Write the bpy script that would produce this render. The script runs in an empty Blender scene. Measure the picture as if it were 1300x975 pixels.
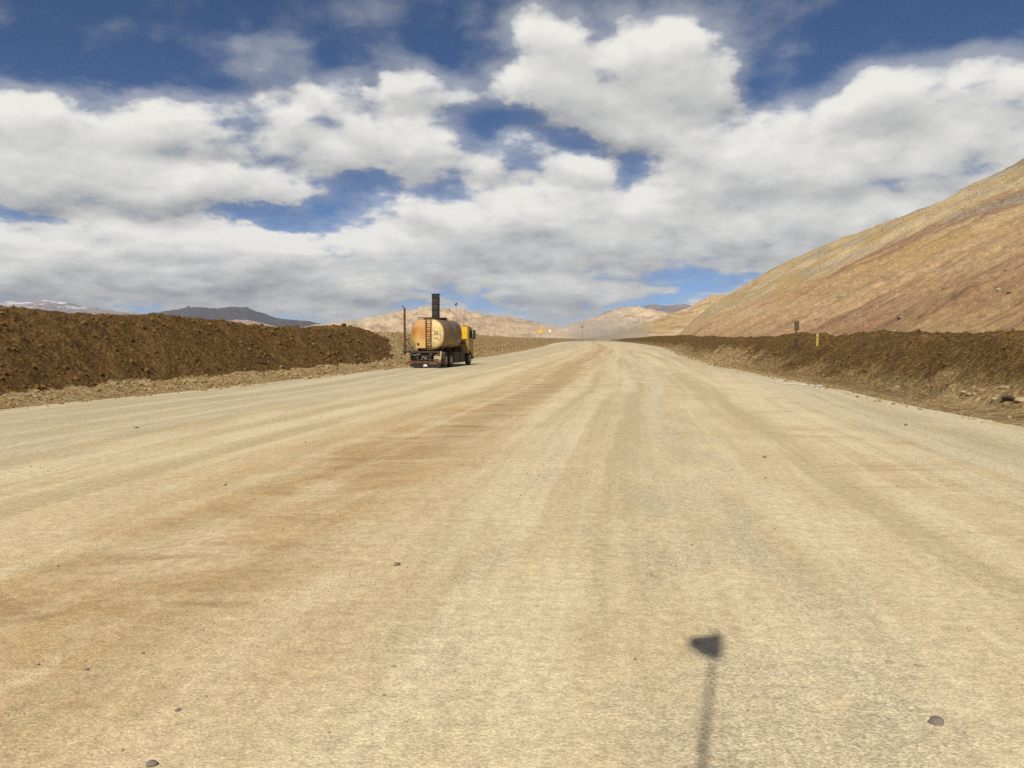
import bpy, bmesh, math, random
import numpy as np
from mathutils import Vector, Matrix

# ------------------------------------------------------------------ camera, world, sun, exposure
S = bpy.context.scene
COL = S.collection
R = math.radians
CAM_H = 2.1
F = 1020.0                      # focal length in photo pixels (1300 wide)
HOR = 430.0                     # horizon row
PITCH = math.atan((487.5 - HOR) / F)

cd = bpy.data.cameras.new('camera')
cd.sensor_width = 36.0
cd.lens = 36.0 * F / 1300.0
cd.clip_start = 0.05
cd.clip_end = 120000
cam = bpy.data.objects.new('camera', cd)
COL.objects.link(cam)
cam.location = (0, 0, CAM_H)
cam.rotation_euler = (math.pi / 2 - PITCH, 0, 0)
S.camera = cam

SUN_EL = R(44)
ANTI = math.atan(291 / 1020.0)              # shadows fall towards this bearing (from +Y towards +X)
sun_from = Vector((-math.sin(ANTI) * math.cos(SUN_EL), -math.cos(ANTI) * math.cos(SUN_EL), math.sin(SUN_EL)))
sl = bpy.data.lights.new('sun', 'SUN')
sl.energy = 4.2
sl.angle = R(0.7)
sl.color = (1.0, 0.955, 0.88)
sun = bpy.data.objects.new('sun', sl)
COL.objects.link(sun)
sun.rotation_euler = sun_from.to_track_quat('Z', 'Y').to_euler()

S.view_settings.view_transform = 'Standard'
S.view_settings.look = 'None'
S.view_settings.gamma = 1.0
S.view_settings.use_curve_mapping = False
S.view_settings.exposure = 0.0
S.cycles.max_bounces = 5
S.cycles.diffuse_bounces = 2
S.cycles.glossy_bounces = 2
S.cycles.transparent_max_bounces = 8
S.cycles.volume_bounces = 0
S.cycles.use_denoising = False
try:
    S.cycles.denoising_prefilter = 'ACCURATE'
except Exception:
    pass


class NT:
    """tiny node-tree writer"""
    def __init__(self, tree):
        self.t = tree
        self.n = tree.nodes
        self.l = tree.links

    def new(self, typ, **kw):
        nd = self.n.new(typ)
        for k, v in kw.items():
            setattr(nd, k, v)
        return nd

    def put(self, sock, v):
        if isinstance(v, bpy.types.NodeSocket):
            self.l.new(v, sock)
        elif v is not None:
            if sock.type == 'RGBA' and hasattr(v, '__len__') and len(v) == 3:
                v = (*v, 1)
            sock.default_value = v

    def m(self, op, a, b=None, c=None, clamp=False):
        nd = self.new('ShaderNodeMath', operation=op, use_clamp=clamp)
        self.put(nd.inputs[0], a)
        self.put(nd.inputs[1], b)
        if c is not None:
            self.put(nd.inputs[2], c)
        return nd.outputs[0]

    def add(self, a, b): return self.m('ADD', a, b)
    def sub(self, a, b): return self.m('SUBTRACT', a, b)
    def mul(self, a, b): return self.m('MULTIPLY', a, b)
    def div(self, a, b): return self.m('DIVIDE', a, b)

    def rng(self, v, a, b, c=0.0, d=1.0, smooth=False):
        nd = self.new('ShaderNodeMapRange')
        nd.interpolation_type = 'SMOOTHSTEP' if smooth else 'LINEAR'
        self.put(nd.inputs[0], v)
        for i, x in enumerate((a, b, c, d)):
            nd.inputs[i + 1].default_value = x
        return nd.outputs[0]

    def mix(self, f, a, b, mode='MIX'):
        nd = self.new('ShaderNodeMix', data_type='RGBA', blend_type=mode)
        self.put(nd.inputs[0], f)
        self.put(nd.inputs[6], a)
        self.put(nd.inputs[7], b)
        return nd.outputs[2]

    def noise(self, vec, scale, detail=4, rough=0.55, dist=0.0, out=0, lac=2.0):
        nd = self.new('ShaderNodeTexNoise')
        self.put(nd.inputs['Vector'], vec)
        nd.inputs['Scale'].default_value = scale
        nd.inputs['Detail'].default_value = detail
        nd.inputs['Roughness'].default_value = rough
        nd.inputs['Distortion'].default_value = dist
        nd.inputs['Lacunarity'].default_value = lac
        return nd.outputs[out]

    def vor(self, vec, scale, feature='F1', out=0, rnd=1.0):
        nd = self.new('ShaderNodeTexVoronoi', feature=feature)
        self.put(nd.inputs['Vector'], vec)
        nd.inputs['Scale'].default_value = scale
        nd.inputs['Randomness'].default_value = rnd
        return nd.outputs[out]

    def map(self, vec, loc=(0, 0, 0), rot=(0, 0, 0), sc=(1, 1, 1)):
        nd = self.new('ShaderNodeMapping')
        self.put(nd.inputs[0], vec)
        nd.inputs[1].default_value = loc
        nd.inputs[2].default_value = rot
        nd.inputs[3].default_value = sc
        return nd.outputs[0]

    def xyz(self, v):
        nd = self.new('ShaderNodeSeparateXYZ')
        self.put(nd.inputs[0], v)
        return nd.outputs

    def vec(self, x, y, z=0.0):
        nd = self.new('ShaderNodeCombineXYZ')
        self.put(nd.inputs[0], x)
        self.put(nd.inputs[1], y)
        self.put(nd.inputs[2], z)
        return nd.outputs[0]

    def attr(self, name, out='Fac'):
        nd = self.new('ShaderNodeAttribute')
        nd.attribute_name = name
        return nd.outputs[out]


def pix_dir(px, py):
    x = (px - 650) / F
    y = (487.5 - py) / F
    d = Vector((x, math.cos(PITCH) + y * math.sin(PITCH), y * math.cos(PITCH) - math.sin(PITCH)))
    return d


def az_tan(px, py):
    d = pix_dir(px, py)
    return math.atan2(d.x, d.y), d.z / math.hypot(d.x, d.y)


# ---- sky: Nishita dome with a broken deck of cumulus clouds mixed in by direction
CLOUDS = [  # px, py, half width, half height, weight (cloud +, gap -)
    (780, 92, 125, 66, 1.45), (700, 50, 50, 45, .8), (860, 78, 62, 46, .8), (700, 105, 50, 28, .55), (820, 155, 66, 28, .95),
    (905, 128, 48, 26, .6), (640, 85, 30, 22, .25), (925, 62, 22, 14, .22),
    (110, 135, 150, 30, .62), (330, 172, 190, 38, .85), (510, 195, 95, 34, .85), (60, 170, 120, 42, .6), (650, 205, 60, 34, .6), (735, 218, 48, 22, .75),
    (350, 92, 66, 36, .8), (490, 82, 52, 30, .75), (545, 115, 62, 22, .6), (440, 128, 90, 24, .5), (255, 48, 60, 14, .25), (590, 122, 30, 14, .3),
    (70, 225, 130, 40, .75), (235, 240, 130, 26, .85), (345, 246, 50, 22, .5),
    (90, 325, 190, 42, .75), (250, 300, 50, 24, .45), (400, 325, 170, 42, .75), (535, 275, 52, 26, .8), (620, 275, 80, 30, .6),
    (740, 290, 200, 50, .75), (640, 355, 500, 36, .35),
    (945, 215, 110, 48, .85), (1120, 135, 58, 34, .9), (1000, 165, 90, 34, .45), (1255, 125, 75, 46, .75), (1190, 215, 170, 50, .8), (1040, 290, 170, 42, .7),
    (1180, 85, 60, 20, .25), (870, 270, 60, 34, .4),
    (455, 236, 75, 16, -.95), (560, 248, 44, 12, -.45), (345, 278, 85, 11, -1.5), (425, 262, 45, 12, -.6), (80, 279, 45, 7, -.6), (805, 205, 40, 30, -.95), (650, 150, 50, 20, -.85), (730, 175, 45, 12, -.55),
    (560, 60, 50, 34, -.5), (430, 65, 22, 22, -.35), (475, 96, 16, 12, -.5), (620, 170, 30, 10, -.3),
    (895, 362, 46, 13, -1.2), (820, 378, 40, 10, -.6), (600, 388, 30, 8, -.5), (205, 98, 95, 26, -.8), (30, 70, 120, 24, -.5), (265, 150, 40, 10, -.35), (225, 180, 40, 10, -.35),
    (1000, 85, 80, 50, -.6), (950, 128, 16, 12, -.5), (420, 158, 30, 8, -.2), (720, 240, 20, 8, -.4), (500, 384, 60, 8, -.3),
    (90, 20, 300, 30, -.4), (1200, 20, 260, 40, -.5),
]


def build_cloud_group():
    g = bpy.data.node_groups.new('cloud_density', 'ShaderNodeTree')
    g.interface.new_socket('az', in_out='INPUT', socket_type='NodeSocketFloat')
    g.interface.new_socket('el', in_out='INPUT', socket_type='NodeSocketFloat')
    g.interface.new_socket('density', in_out='OUTPUT', socket_type='NodeSocketFloat')
    g.interface.new_socket('height', in_out='OUTPUT', socket_type='NodeSocketFloat')
    T = NT(g)
    gi = T.new('NodeGroupInput')
    go = T.new('NodeGroupOutput')
    az, el = gi.outputs[0], gi.outputs[1]
    # cloud-deck coordinates: stretched towards the horizon like a real deck seen from below
    r = T.div(1.0, T.add(T.m('MAXIMUM', el, 0.0), 0.33))
    qx = T.mul(T.m('SINE', az), r)
    qy = T.mul(T.m('COSINE', az), r)
    q = T.vec(qx, qy, 0.0)
    n1 = T.noise(q, 3.1, 8, 0.56, 0.2)
    n2 = T.noise(T.map(q, loc=(11.3, 4.1, 2.0)), 9.0, 7, 0.56, 0.1)
    wv = T.noise(T.map(q, loc=(3.0, 8.0, 5.0)), 4.0, 5, 0.6, 0.0, out=1)
    ws = T.xyz(wv)
    waz = T.add(az, T.mul(T.sub(ws[0], 0.5), 0.13))
    wel = T.add(el, T.mul(T.sub(ws[1], 0.5), 0.07))
    tot = vt = vg = None
    for (px, py, sx, sy, w) in CLOUDS:
        a, e = az_tan(px, py)
        ka = F / sx * math.cos(a)
        ke = F / sy * 0.97
        dx = T.m('MULTIPLY_ADD', waz, ka, -a * ka)
        dy = T.m('MULTIPLY_ADD', wel, ke, -e * ke)
        rr = T.m('MULTIPLY_ADD', dx, dx, T.mul(dy, dy))
        # 1/(1+r^4): flat-topped blob
        gsn = T.m('DIVIDE', w, T.m('MULTIPLY_ADD', rr, rr, 1.0))
        tot = gsn if tot is None else T.add(tot, gsn)
        if w > 0.3:
            dyc = T.m('MINIMUM', T.m('MAXIMUM', dy, -1.5), 1.5)
            g2 = T.mul(T.mul(gsn, gsn), gsn)
            vt = T.mul(g2, dyc) if vt is None else T.m('MULTIPLY_ADD', g2, dyc, vt)
            vg = g2 if vg is None else T.add(vg, g2)
    # generic cover for the part of the sky the photo does not show
    front = T.rng(T.m('COSINE', az), 0.55, 0.75, smooth=True)
    base = T.add(T.rng(el, 0.10, 0.36, -0.02, -0.62), T.rng(el, 0.03, 0.13, 0.42, 0.0, smooth=True))
    back = T.add(T.rng(n1, 0.2, 0.8, -0.6, 1.0), 0.0)
    body = T.add(T.mul(T.m('MINIMUM', T.mul(tot, 0.74), 1.35), front), T.mul(back, T.sub(1.0, front)))
    d = T.add(T.add(body, base), T.mul(T.sub(n1, 0.5), 2.2))
    d = T.add(d, T.mul(T.sub(n2, 0.5), 1.25))
    # cauliflower heads: rounded puffs at two sizes
    sv = T.new('ShaderNodeTexVoronoi', feature='F1')
    wq = T.new('ShaderNodeVectorMath', operation='MULTIPLY_ADD')
    T.put(wq.inputs[0], wv)
    wq.inputs[1].default_value = (0.22, 0.22, 0.0)
    T.put(wq.inputs[2], q)
    T.put(sv.inputs['Vector'], wq.outputs[0])
    sv.inputs['Scale'].default_value = 7.5
    sv.inputs['Detail'].default_value = 1.0
    sv.inputs['Roughness'].default_value = 0.55
    sv.inputs['Lacunarity'].default_value = 2.3
    d = T.add(d, T.mul(T.sub(0.80, sv.outputs['Distance']), 0.60))
    lowk = T.rng(el, 0.05, 0.20, 1.0, 0.10, smooth=True)
    n3 = T.noise(T.vec(T.mul(az, 9.0), T.mul(el, 42.0), 3.3), 1.0, 6, 0.55, 0.4)
    d = T.add(d, T.mul(T.mul(T.sub(n3, 0.5), 2.0), lowk))
    T.l.new(d, go.inputs[0])
    T.l.new(T.mul(T.div(vt, T.add(vg, 0.01)), front), go.inputs[1])
    return g


world = bpy.data.worlds.new('World')
S.world = world
world.use_nodes = True
W = NT(world.node_tree)
W.n.clear()
SKY_STR = 0.1
sky = W.new('ShaderNodeTexSky')
sky.sky_type = 'NISHITA'
sky.sun_disc = False
sky.sun_elevation = SUN_EL
sky.sun_rotation = math.atan2(sun_from.x, sun_from.y)
sky.altitude = 4200
sky.air_density = 0.62
sky.dust_density = 0.15
sky.ozone_density = 3.0
tc = W.new('ShaderNodeTexCoord')
gx, gy, gz = W.xyz(tc.outputs['Generated'])[:3]
az = W.m('ARCTAN2', gx, gy)
hyp = W.m('SQRT', W.add(W.mul(gx, gx), W.mul(gy, gy)))
el = W.div(gz, W.m('MAXIMUM', hyp, 0.02))
grp = build_cloud_group()


def cden(a, e):
    nd = W.new('ShaderNodeGroup')
    nd.node_tree = grp
    W.put(nd.inputs[0], a)
    W.put(nd.inputs[1], e)
    return nd.outputs


d0, ht = cden(az, el)[:2]
d1 = cden(W.add(az, -0.012), W.add(el, 0.026))[0]
alpha = W.m('MAXIMUM', W.rng(d0, -0.22, 0.58, smooth=True), W.rng(d0, -0.95, 0.1, 0.0, 0.34, smooth=True))
thick = W.rng(d0, 0.2, 1.7)
lit = W.m('MULTIPLY_ADD', W.sub(d0, d1), 0.34, 0.62)
lit = W.add(lit, W.mul(ht, 0.30))
lit = W.sub(lit, W.mul(thick, 0.10))
lit = W.m('ADD', lit, W.rng(d0, -0.1, 0.4, -0.12, 0.04), clamp=True)
CL = 1.0 / SKY_STR
ccol = W.mix(W.rng(lit, 0.05, 0.95, smooth=False), (0.25 * CL, 0.265 * CL, 0.295 * CL, 1), (0.90 * CL, 0.885 * CL, 0.83 * CL, 1))
skyc = W.mix(1.0, sky.outputs[0], (0.55, 0.80, 0.95, 1), 'MULTIPLY')
final = W.mix(W.mul(alpha, 0.97), skyc, ccol)
bg = W.new('ShaderNodeBackground')
W.put(bg.inputs[0], final)
bg.inputs[1].default_value = SKY_STR
wo = W.new('ShaderNodeOutputWorld')
W.l.new(bg.outputs[0], wo.inputs[0])
world.cycles.sampling_method = 'MANUAL'
world.cycles.sample_map_resolution = 512

# ------------------------------------------------------------------ numpy helpers
RNG = np.random.default_rng(7)
_perm = RNG.permutation(256)
_perm = np.concatenate([_perm, _perm, _perm])
_grad = RNG.normal(size=(256, 2))
_grad /= np.linalg.norm(_grad, axis=1)[:, None]


def perlin(x, y, seed=0):
    x = np.asarray(x, float) + seed * 17.13
    y = np.asarray(y, float) + seed * 9.71
    xi = np.floor(x).astype(np.int64)
    yi = np.floor(y).astype(np.int64)
    xf, yf = x - xi, y - yi
    u = xf * xf * xf * (xf * (xf * 6 - 15) + 10)
    v = yf * yf * yf * (yf * (yf * 6 - 15) + 10)

    def g(ix, iy, dx, dy):
        h = _perm[(_perm[ix & 255] + iy) & 255]
        gg = _grad[h]
        return gg[..., 0] * dx + gg[..., 1] * dy
    a = g(xi, yi, xf, yf)
    b = g(xi + 1, yi, xf - 1, yf)
    c = g(xi, yi + 1, xf, yf - 1)
    d = g(xi + 1, yi + 1, xf - 1, yf - 1)
    return (a + u * (b - a)) * (1 - v) + (c + u * (d - c)) * v


def fbm(x, y, octv=4, seed=0, gain=0.5, ridged=False):
    s, a = 0.0, 1.0
    for i in range(octv):
        n = perlin(x * 2 ** i, y * 2 ** i, seed + i * 3)
        if ridged:
            n = 0.5 - np.abs(n) * 1.6
        s = s + a * n
        a *= gain
    return s


def sstep(a, b, x):
    t = np.clip((x - a) / (b - a), 0, 1)
    return t * t * (3 - 2 * t)


def pchip(xs, ys):
    xs, ys = np.array(xs, float), np.array(ys, float)
    h = np.diff(xs)
    dl = np.diff(ys) / h
    m = np.zeros_like(ys)
    m[0], m[-1] = dl[0], dl[-1]
    for i in range(1, len(xs) - 1):
        if dl[i - 1] * dl[i] > 0:
            w1, w2 = 2 * h[i] + h[i - 1], h[i] + 2 * h[i - 1]
            m[i] = (w1 + w2) / (w1 / dl[i - 1] + w2 / dl[i])

    def f(x):
        x = np.asarray(x, float)
        k = np.clip(np.searchsorted(xs, x) - 1, 0, len(h) - 1)
        t = np.clip((x - xs[k]) / h[k], 0, 1)
        H = h[k]
        return (ys[k] * (1 + 2 * t) * (1 - t) ** 2 + m[k] * H * t * (1 - t) ** 2 + ys[k + 1] * t * t * (3 - 2 * t) + m[k + 1] * H * t * t * (t - 1)
                + np.where(x < xs[0], (x - xs[0]) * m[0], 0) + np.where(x > xs[-1], (x - xs[-1]) * m[-1], 0))
    return f


def link(name, me, parent=None, **props):
    o = bpy.data.objects.new(name, me)
    COL.objects.link(o)
    if parent is not None:
        o.parent = parent
    for k, v in props.items():
        o[k] = v
    return o


def grid_mesh(name, X, Y, Z, mat, uv=None, attrs=None, flip=False, smooth=True):
    n, m = X.shape
    co = np.stack([X, Y, Z], -1).reshape(-1, 3).astype(np.float32)
    idx = np.arange(n * m).reshape(n, m)
    q = np.stack([idx[:-1, :-1], idx[:-1, 1:], idx[1:, 1:], idx[1:, :-1]], -1).reshape(-1, 4)
    if flip:
        q = q[:, ::-1]
    me = bpy.data.meshes.new(name)
    me.vertices.add(len(co))
    me.vertices.foreach_set('co', co.ravel())
    me.loops.add(q.size)
    me.loops.foreach_set('vertex_index', q.ravel().astype(np.int32))
    me.polygons.add(len(q))
    me.polygons.foreach_set('loop_start', np.arange(0, q.size, 4, dtype=np.int32))
    me.polygons.foreach_set('loop_total', np.full(len(q), 4, dtype=np.int32))
    me.polygons.foreach_set('use_smooth', np.full(len(q), smooth))
    if uv is not None:
        U, V = uv
        l = me.uv_layers.new(name='UVMap')
        uvc = np.stack([U, V], -1).reshape(-1, 2)[q.ravel()]
        l.data.foreach_set('uv', uvc.ravel().astype(np.float32))
    for k, v in (attrs or {}).items():
        a = me.attributes.new(k, 'FLOAT', 'POINT')
        a.data.foreach_set('value', np.asarray(v).ravel().astype(np.float32))
    me.update()
    me.validate()
    me.materials.append(mat)
    return me


ICO = None


def ico(sub):
    bm = bmesh.new()
    bmesh.ops.create_icosphere(bm, subdivisions=sub, radius=1)
    v = np.array([x.co[:] for x in bm.verts])
    f = np.array([[w.index for w in p.verts] for p in bm.faces])
    bm.free()
    return v, f


def rock_variants(sub, n, rough, seed):
    rg = np.random.default_rng(seed)
    v, f = ico(sub)
    out = []
    for i in range(n):
        w = v.copy()
        # chop with random planes for a broken, angular look
        for k in range(7):
            d = rg.normal(size=3)
            d /= np.linalg.norm(d)
            lim = rg.uniform(0.55, 0.9)
            p = w @ d
            over = np.maximum(p - lim, 0)
            w = w - over[:, None] * d[None] * 0.9
        w = w * (1 + rough * rg.normal(size=(len(w), 1)))
        out.append(w)
    return out, f


def scatter_mesh(name, P, size, mat, sub=1, rough=0.10, seed=1, flat=0.75, attrs=None, sink=0.25):
    """P (n,3) positions, size (n,) radii -> one mesh of n small stones"""
    rg = np.random.default_rng(seed)
    vs, f = rock_variants(sub, 8, rough, seed)
    n = len(P)
    nv, nf = len(vs[0]), len(f)
    V = np.stack(vs)[rg.integers(0, 8, n)]
    a = rg.uniform(0, 2 * np.pi, n)
    b = rg.uniform(0, 2 * np.pi, n)
    sc = rg.uniform(0.65, 1.25, (n, 1, 3))
    V = V * sc
    cb, sb = np.cos(b)[:, None], np.sin(b)[:, None]
    y, z = V[..., 1] * cb - V[..., 2] * sb, V[..., 1] * sb + V[..., 2] * cb
    V[..., 1], V[..., 2] = y, z * flat
    ca, sa = np.cos(a)[:, None], np.sin(a)[:, None]
    x, y = V[..., 0] * ca - V[..., 1] * sa, V[..., 0] * sa + V[..., 1] * ca
    V[..., 0], V[..., 1] = x, y
    V = V * size[:, None, None] + P[:, None, :]
    V[..., 2] += (size * (flat * 0.8 - sink))[:, None]
    Fc = (f[None] + (np.arange(n) * nv)[:, None, None]).reshape(-1, 3)
    me = bpy.data.meshes.new(name)
    me.vertices.add(n * nv)
    me.vertices.foreach_set('co', V.ravel().astype(np.float32))
    me.loops.add(Fc.size)
    me.loops.foreach_set('vertex_index', Fc.ravel().astype(np.int32))
    me.polygons.add(len(Fc))
    me.polygons.foreach_set('loop_start', np.arange(0, Fc.size, 3, dtype=np.int32))
    me.polygons.foreach_set('loop_total', np.full(len(Fc), 3, dtype=np.int32))
    me.polygons.foreach_set('use_smooth', np.full(len(Fc), False))
    for k, v in (attrs or {}).items():
        at = me.attributes.new(k, 'FLOAT', 'POINT')
        at.data.foreach_set('value', np.repeat(np.asarray(v), nv).astype(np.float32))
    me.update()
    me.materials.append(mat)
    return me


# ------------------------------------------------------------------ materials
def new_mat(name, rough=0.9, spec=0.25):
    m = bpy.data.materials.new(name)
    m.use_nodes = True
    T = NT(m.node_tree)
    b = m.node_tree.nodes['Principled BSDF']
    b.inputs['Roughness'].default_value = rough
    b.inputs['Specular IOR Level'].default_value = spec
    return m, T, b


def bump(T, b, h, strength, dist, prev=None):
    nd = T.new('ShaderNodeBump')
    nd.inputs['Strength'].default_value = strength
    nd.inputs['Distance'].default_value = dist
    T.put(nd.inputs['Height'], h)
    if prev is not None:
        T.put(nd.inputs['Normal'], prev)
    T.l.new(nd.outputs[0], b.inputs['Normal'])
    return nd.outputs[0]


def mat_road():
    m, T, b = new_mat('compacted_dirt', 0.92, 0.15)
    uvn = T.new('ShaderNodeUVMap')
    uvn.uv_map = 'UVMap'
    uv = uvn.outputs[0]                       # u = metres across from centre line, v = metres along
    u, v = T.xyz(uv)[:2]
    # slow wander of every lengthwise band
    wan = T.noise(T.map(uv, sc=(0.5, 0.35, 1)), 0.12, 3, 0.5)
    u2 = T.add(u, T.mul(T.sub(wan, 0.5), 2.2))

    def band(c, w, soft=1.0):
        return T.rng(T.m('ABSOLUTE', T.sub(u2, c)), w * 0.25, w * (1 + soft) * 0.75, 1.0, 0.0, smooth=True)
    patch = T.noise(T.map(uv, sc=(1.0, 0.35, 1)), 0.8, 7, 0.66, 0.2)
    patch2 = T.noise(T.map(uv, loc=(7, 3, 0), sc=(1.6, 0.5, 1)), 0.9, 6, 0.65, 0.2)
    cross = T.noise(T.map(uv, sc=(0.5, 2.0, 1)), 1.1, 5, 0.6, 0.3)     # washboard, runs across
    cross2 = T.noise(T.map(uv, loc=(5, 9, 0), sc=(0.7, 1.4, 1)), 0.55, 4, 0.6, 0.6)
    lanes = T.noise(T.map(T.vec(T.mul(T.add(u, u2), 0.5), v), sc=(1.0, 0.022, 1)), 0.95, 6, 0.62, 0.1)     # long wheel tracks
    tan = (0.62, 0.475, 0.258, 1)
    pale = (0.745, 0.60, 0.355, 1)
    grey = (0.50, 0.43, 0.285, 1)
    brown = (0.40, 0.235, 0.088, 1)
    col = T.mix(T.rng(T.add(T.mul(patch, 0.45), T.mul(lanes, 0.55)), 0.40, 0.60, smooth=True), tan, pale)
    gm = T.add(T.add(T.mul(band(5.6, 1.3), 0.6), T.mul(band(-11.4, 2.4), 1.2)), T.add(T.mul(band(-7.4, 2.6), 0.85), T.add(T.mul(band(3.0, 1.0), 0.35), T.mul(band(12.0, 2.2), 0.95))))
    gmask = T.rng(T.add(T.add(gm, T.mul(T.sub(patch2, 0.5), 2.4)), T.mul(T.sub(lanes, 0.5), 2.0)), 0.25, 1.05, smooth=True)
    col = T.mix(T.mul(gmask, 0.60), col, grey)
    bm_ = T.add(T.mul(band(0.7, 1.2, 1.6), 0.80), T.mul(band(9.3, 1.2, 1.4), 0.5))
    warm = T.mul(T.mul(band(0.2, 2.0, 1.4), T.rng(patch2, 0.35, 0.6)), 0.6)
    col = T.mix(warm, col, (0.56, 0.36, 0.145, 1))
    bmask = T.rng(T.add(T.add(bm_, T.mul(T.sub(cross2, 0.5), 2.6)), T.mul(T.sub(patch, 0.5), 1.2)), 0.35, 1.25, smooth=True)
    col = T.mix(T.mul(bmask, 0.58), col, brown)
    cr = T.rng(cross, 0.56, 0.72, smooth=True)
    col = T.mix(T.mul(cr, 0.16), col, (0.36, 0.26, 0.13, 1))
    tr = T.rng(lanes, 0.50, 0.60, smooth=True)
    tl = T.rng(lanes, 0.48, 0.38, smooth=True)
    col = T.mix(T.mul(tl, 0.30), col, (0.46, 0.37, 0.21, 1))
    col = T.mix(T.mul(tr, 0.35), col, (0.80, 0.66, 0.40, 1))
    sm = T.mul(T.mul(band(0.9, 1.3, 1.2), T.rng(T.noise(T.map(uv, loc=(2, 6, 0), sc=(0.9, 1.5, 1)), 0.75, 5, 0.6, 0.8), 0.52, 0.68, smooth=True)), 0.55)
    col = T.mix(sm, col, (0.33, 0.20, 0.085, 1))
    # gravel speckle
    geo = T.new('ShaderNodeNewGeometry')
    pos = geo.outputs['Position']
    vc = T.vor(pos, 70, out=1)
    vs = T.xyz(vc)
    spk = T.rng(vs[0], 0.0, 1.0, 0.50, 1.45)
    amt = T.add(T.mul(gmask, 0.25), 0.32)
    fine = T.noise(pos, 45, 5, 0.75)
    spk2 = T.rng(fine, 0.3, 0.7, 0.50, 1.50)
    mid = T.rng(T.noise(pos, 9, 5, 0.7), 0.3, 0.7, 0.80, 1.20)
    k = T.mul(T.mul(T.add(1.0, T.mul(T.sub(spk, 1.0), amt)), T.add(1.0, T.mul(T.sub(spk2, 1.0), 0.48))), mid)
    dark = T.rng(T.vor(pos, 24), 0.05, 0.15, 0.55, 1.0)
    k = T.mul(k, dark)
    cm = T.new('ShaderNodeVectorMath', operation='SCALE')
    T.put(cm.inputs[0], col)
    T.put(cm.inputs['Scale'], k)
    T.l.new(cm.outputs[0], b.inputs['Base Color'])
    h = T.add(T.mul(T.noise(pos, 26, 5, 0.7), 0.55), T.mul(T.vor(pos, 60), 0.5))
    n1 = bump(T, b, h, 0.55, 0.012)
    n2 = bump(T, b, cross, 0.35, 0.05, n1)
    bump(T, b, patch2, 0.25, 0.10, n2)
    return m


def mat_dirt(name, dark, pale, rockc):
    """dumped soil: 'fresh' attribute picks dark moist soil against pale dry dust"""
    m, T, b = new_mat(name, 0.95, 0.1)
    geo = T.new('ShaderNodeNewGeometry')
    pos = geo.outputs['Position']
    fr = T.attr('fresh')
    n = T.noise(pos, 1.1, 6, 0.65, 0.3)
    nf = T.noise(pos, 7, 6, 0.75)
    dk = T.mix(T.rng(n, 0.35, 0.65, smooth=True), dark, tuple(x * 1.55 for x in dark[:3]) + (1,))
    dk = T.mix(T.rng(nf, 0.55, 0.75), dk, (dark[0] * 2.4, dark[1] * 2.3, dark[2] * 2.3, 1))
    pl = T.mix(T.rng(n, 0.35, 0.65, smooth=True), pale, (pale[0] * .78, pale[1] * .74, pale[2] * .66, 1))
    f = T.rng(T.add(fr, T.mul(T.sub(nf, 0.5), 1.0)), 0.12, 0.88, smooth=True)
    col = T.mix(f, pl, dk)
    sp = T.rng(T.noise(pos, 22, 4, 0.8), 0.3, 0.7, 0.62, 1.38)
    cell = T.xyz(T.vor(pos, 9, out=1))[0]
    sp = T.mul(sp, T.rng(cell, 0, 1, 0.7, 1.3))
    sp = T.mul(sp, T.rng(T.noise(pos, 3.2, 5, 0.7), 0.30, 0.46, 0.45, 1.0, smooth=True))  # dark specks paint in the shade of crevices between clods
    cm = T.new('ShaderNodeVectorMath', operation='SCALE')
    T.put(cm.inputs[0], col)
    T.put(cm.inputs['Scale'], sp)
    T.l.new(cm.outputs[0], b.inputs['Base Color'])
    h = T.add(T.noise(pos, 5, 7, 0.75), T.mul(T.vor(pos, 6), 0.7))
    bump(T, b, h, 0.9, 0.12)
    return m


def mat_clod(dark, pale):
    m, T, b = new_mat('clod_soil', 0.95, 0.1)
    geo = T.new('ShaderNodeNewGeometry')
    fr = T.attr('fresh')
    ri = geo.outputs['Random Per Island']
    dk = T.mix(ri, dark, tuple(x * 1.9 for x in dark[:3]) + (1,))
    pl = T.mix(ri, pale, (pale[0] * 0.62, pale[1] * 0.58, pale[2] * 0.5, 1))
    col = T.mix(T.rng(fr, 0.3, 0.7), pl, dk)
    n = T.rng(T.noise(geo.outputs['Position'], 14, 4, 0.7), 0.3, 0.7, 0.75, 1.25)
    cm = T.new('ShaderNodeVectorMath', operation='SCALE')
    T.put(cm.inputs[0], col)
    T.put(cm.inputs['Scale'], n)
    T.l.new(cm.outputs[0], b.inputs['Base Color'])
    bump(T, b, T.noise(geo.outputs['Position'], 18, 5, 0.7), 0.7, 0.03)
    return m


def mat_stone(name, c1, c2, scale=20, rough=0.85):
    m, T, b = new_mat(name, rough, 0.3)
    geo = T.new('ShaderNodeNewGeometry')
    ri = geo.outputs['Random Per Island']
    n = T.noise(geo.outputs['Position'], scale, 6, 0.65)
    col = T.mix(T.rng(T.add(T.mul(ri, 0.55), T.mul(n, 0.45)), 0.15, 0.8), c1, c2)
    T.l.new(col, b.inputs['Base Color'])
    bump(T, b, T.noise(geo.outputs['Position'], scale * 2, 6, 0.7), 0.6, 0.3 / scale)
    return m


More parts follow.
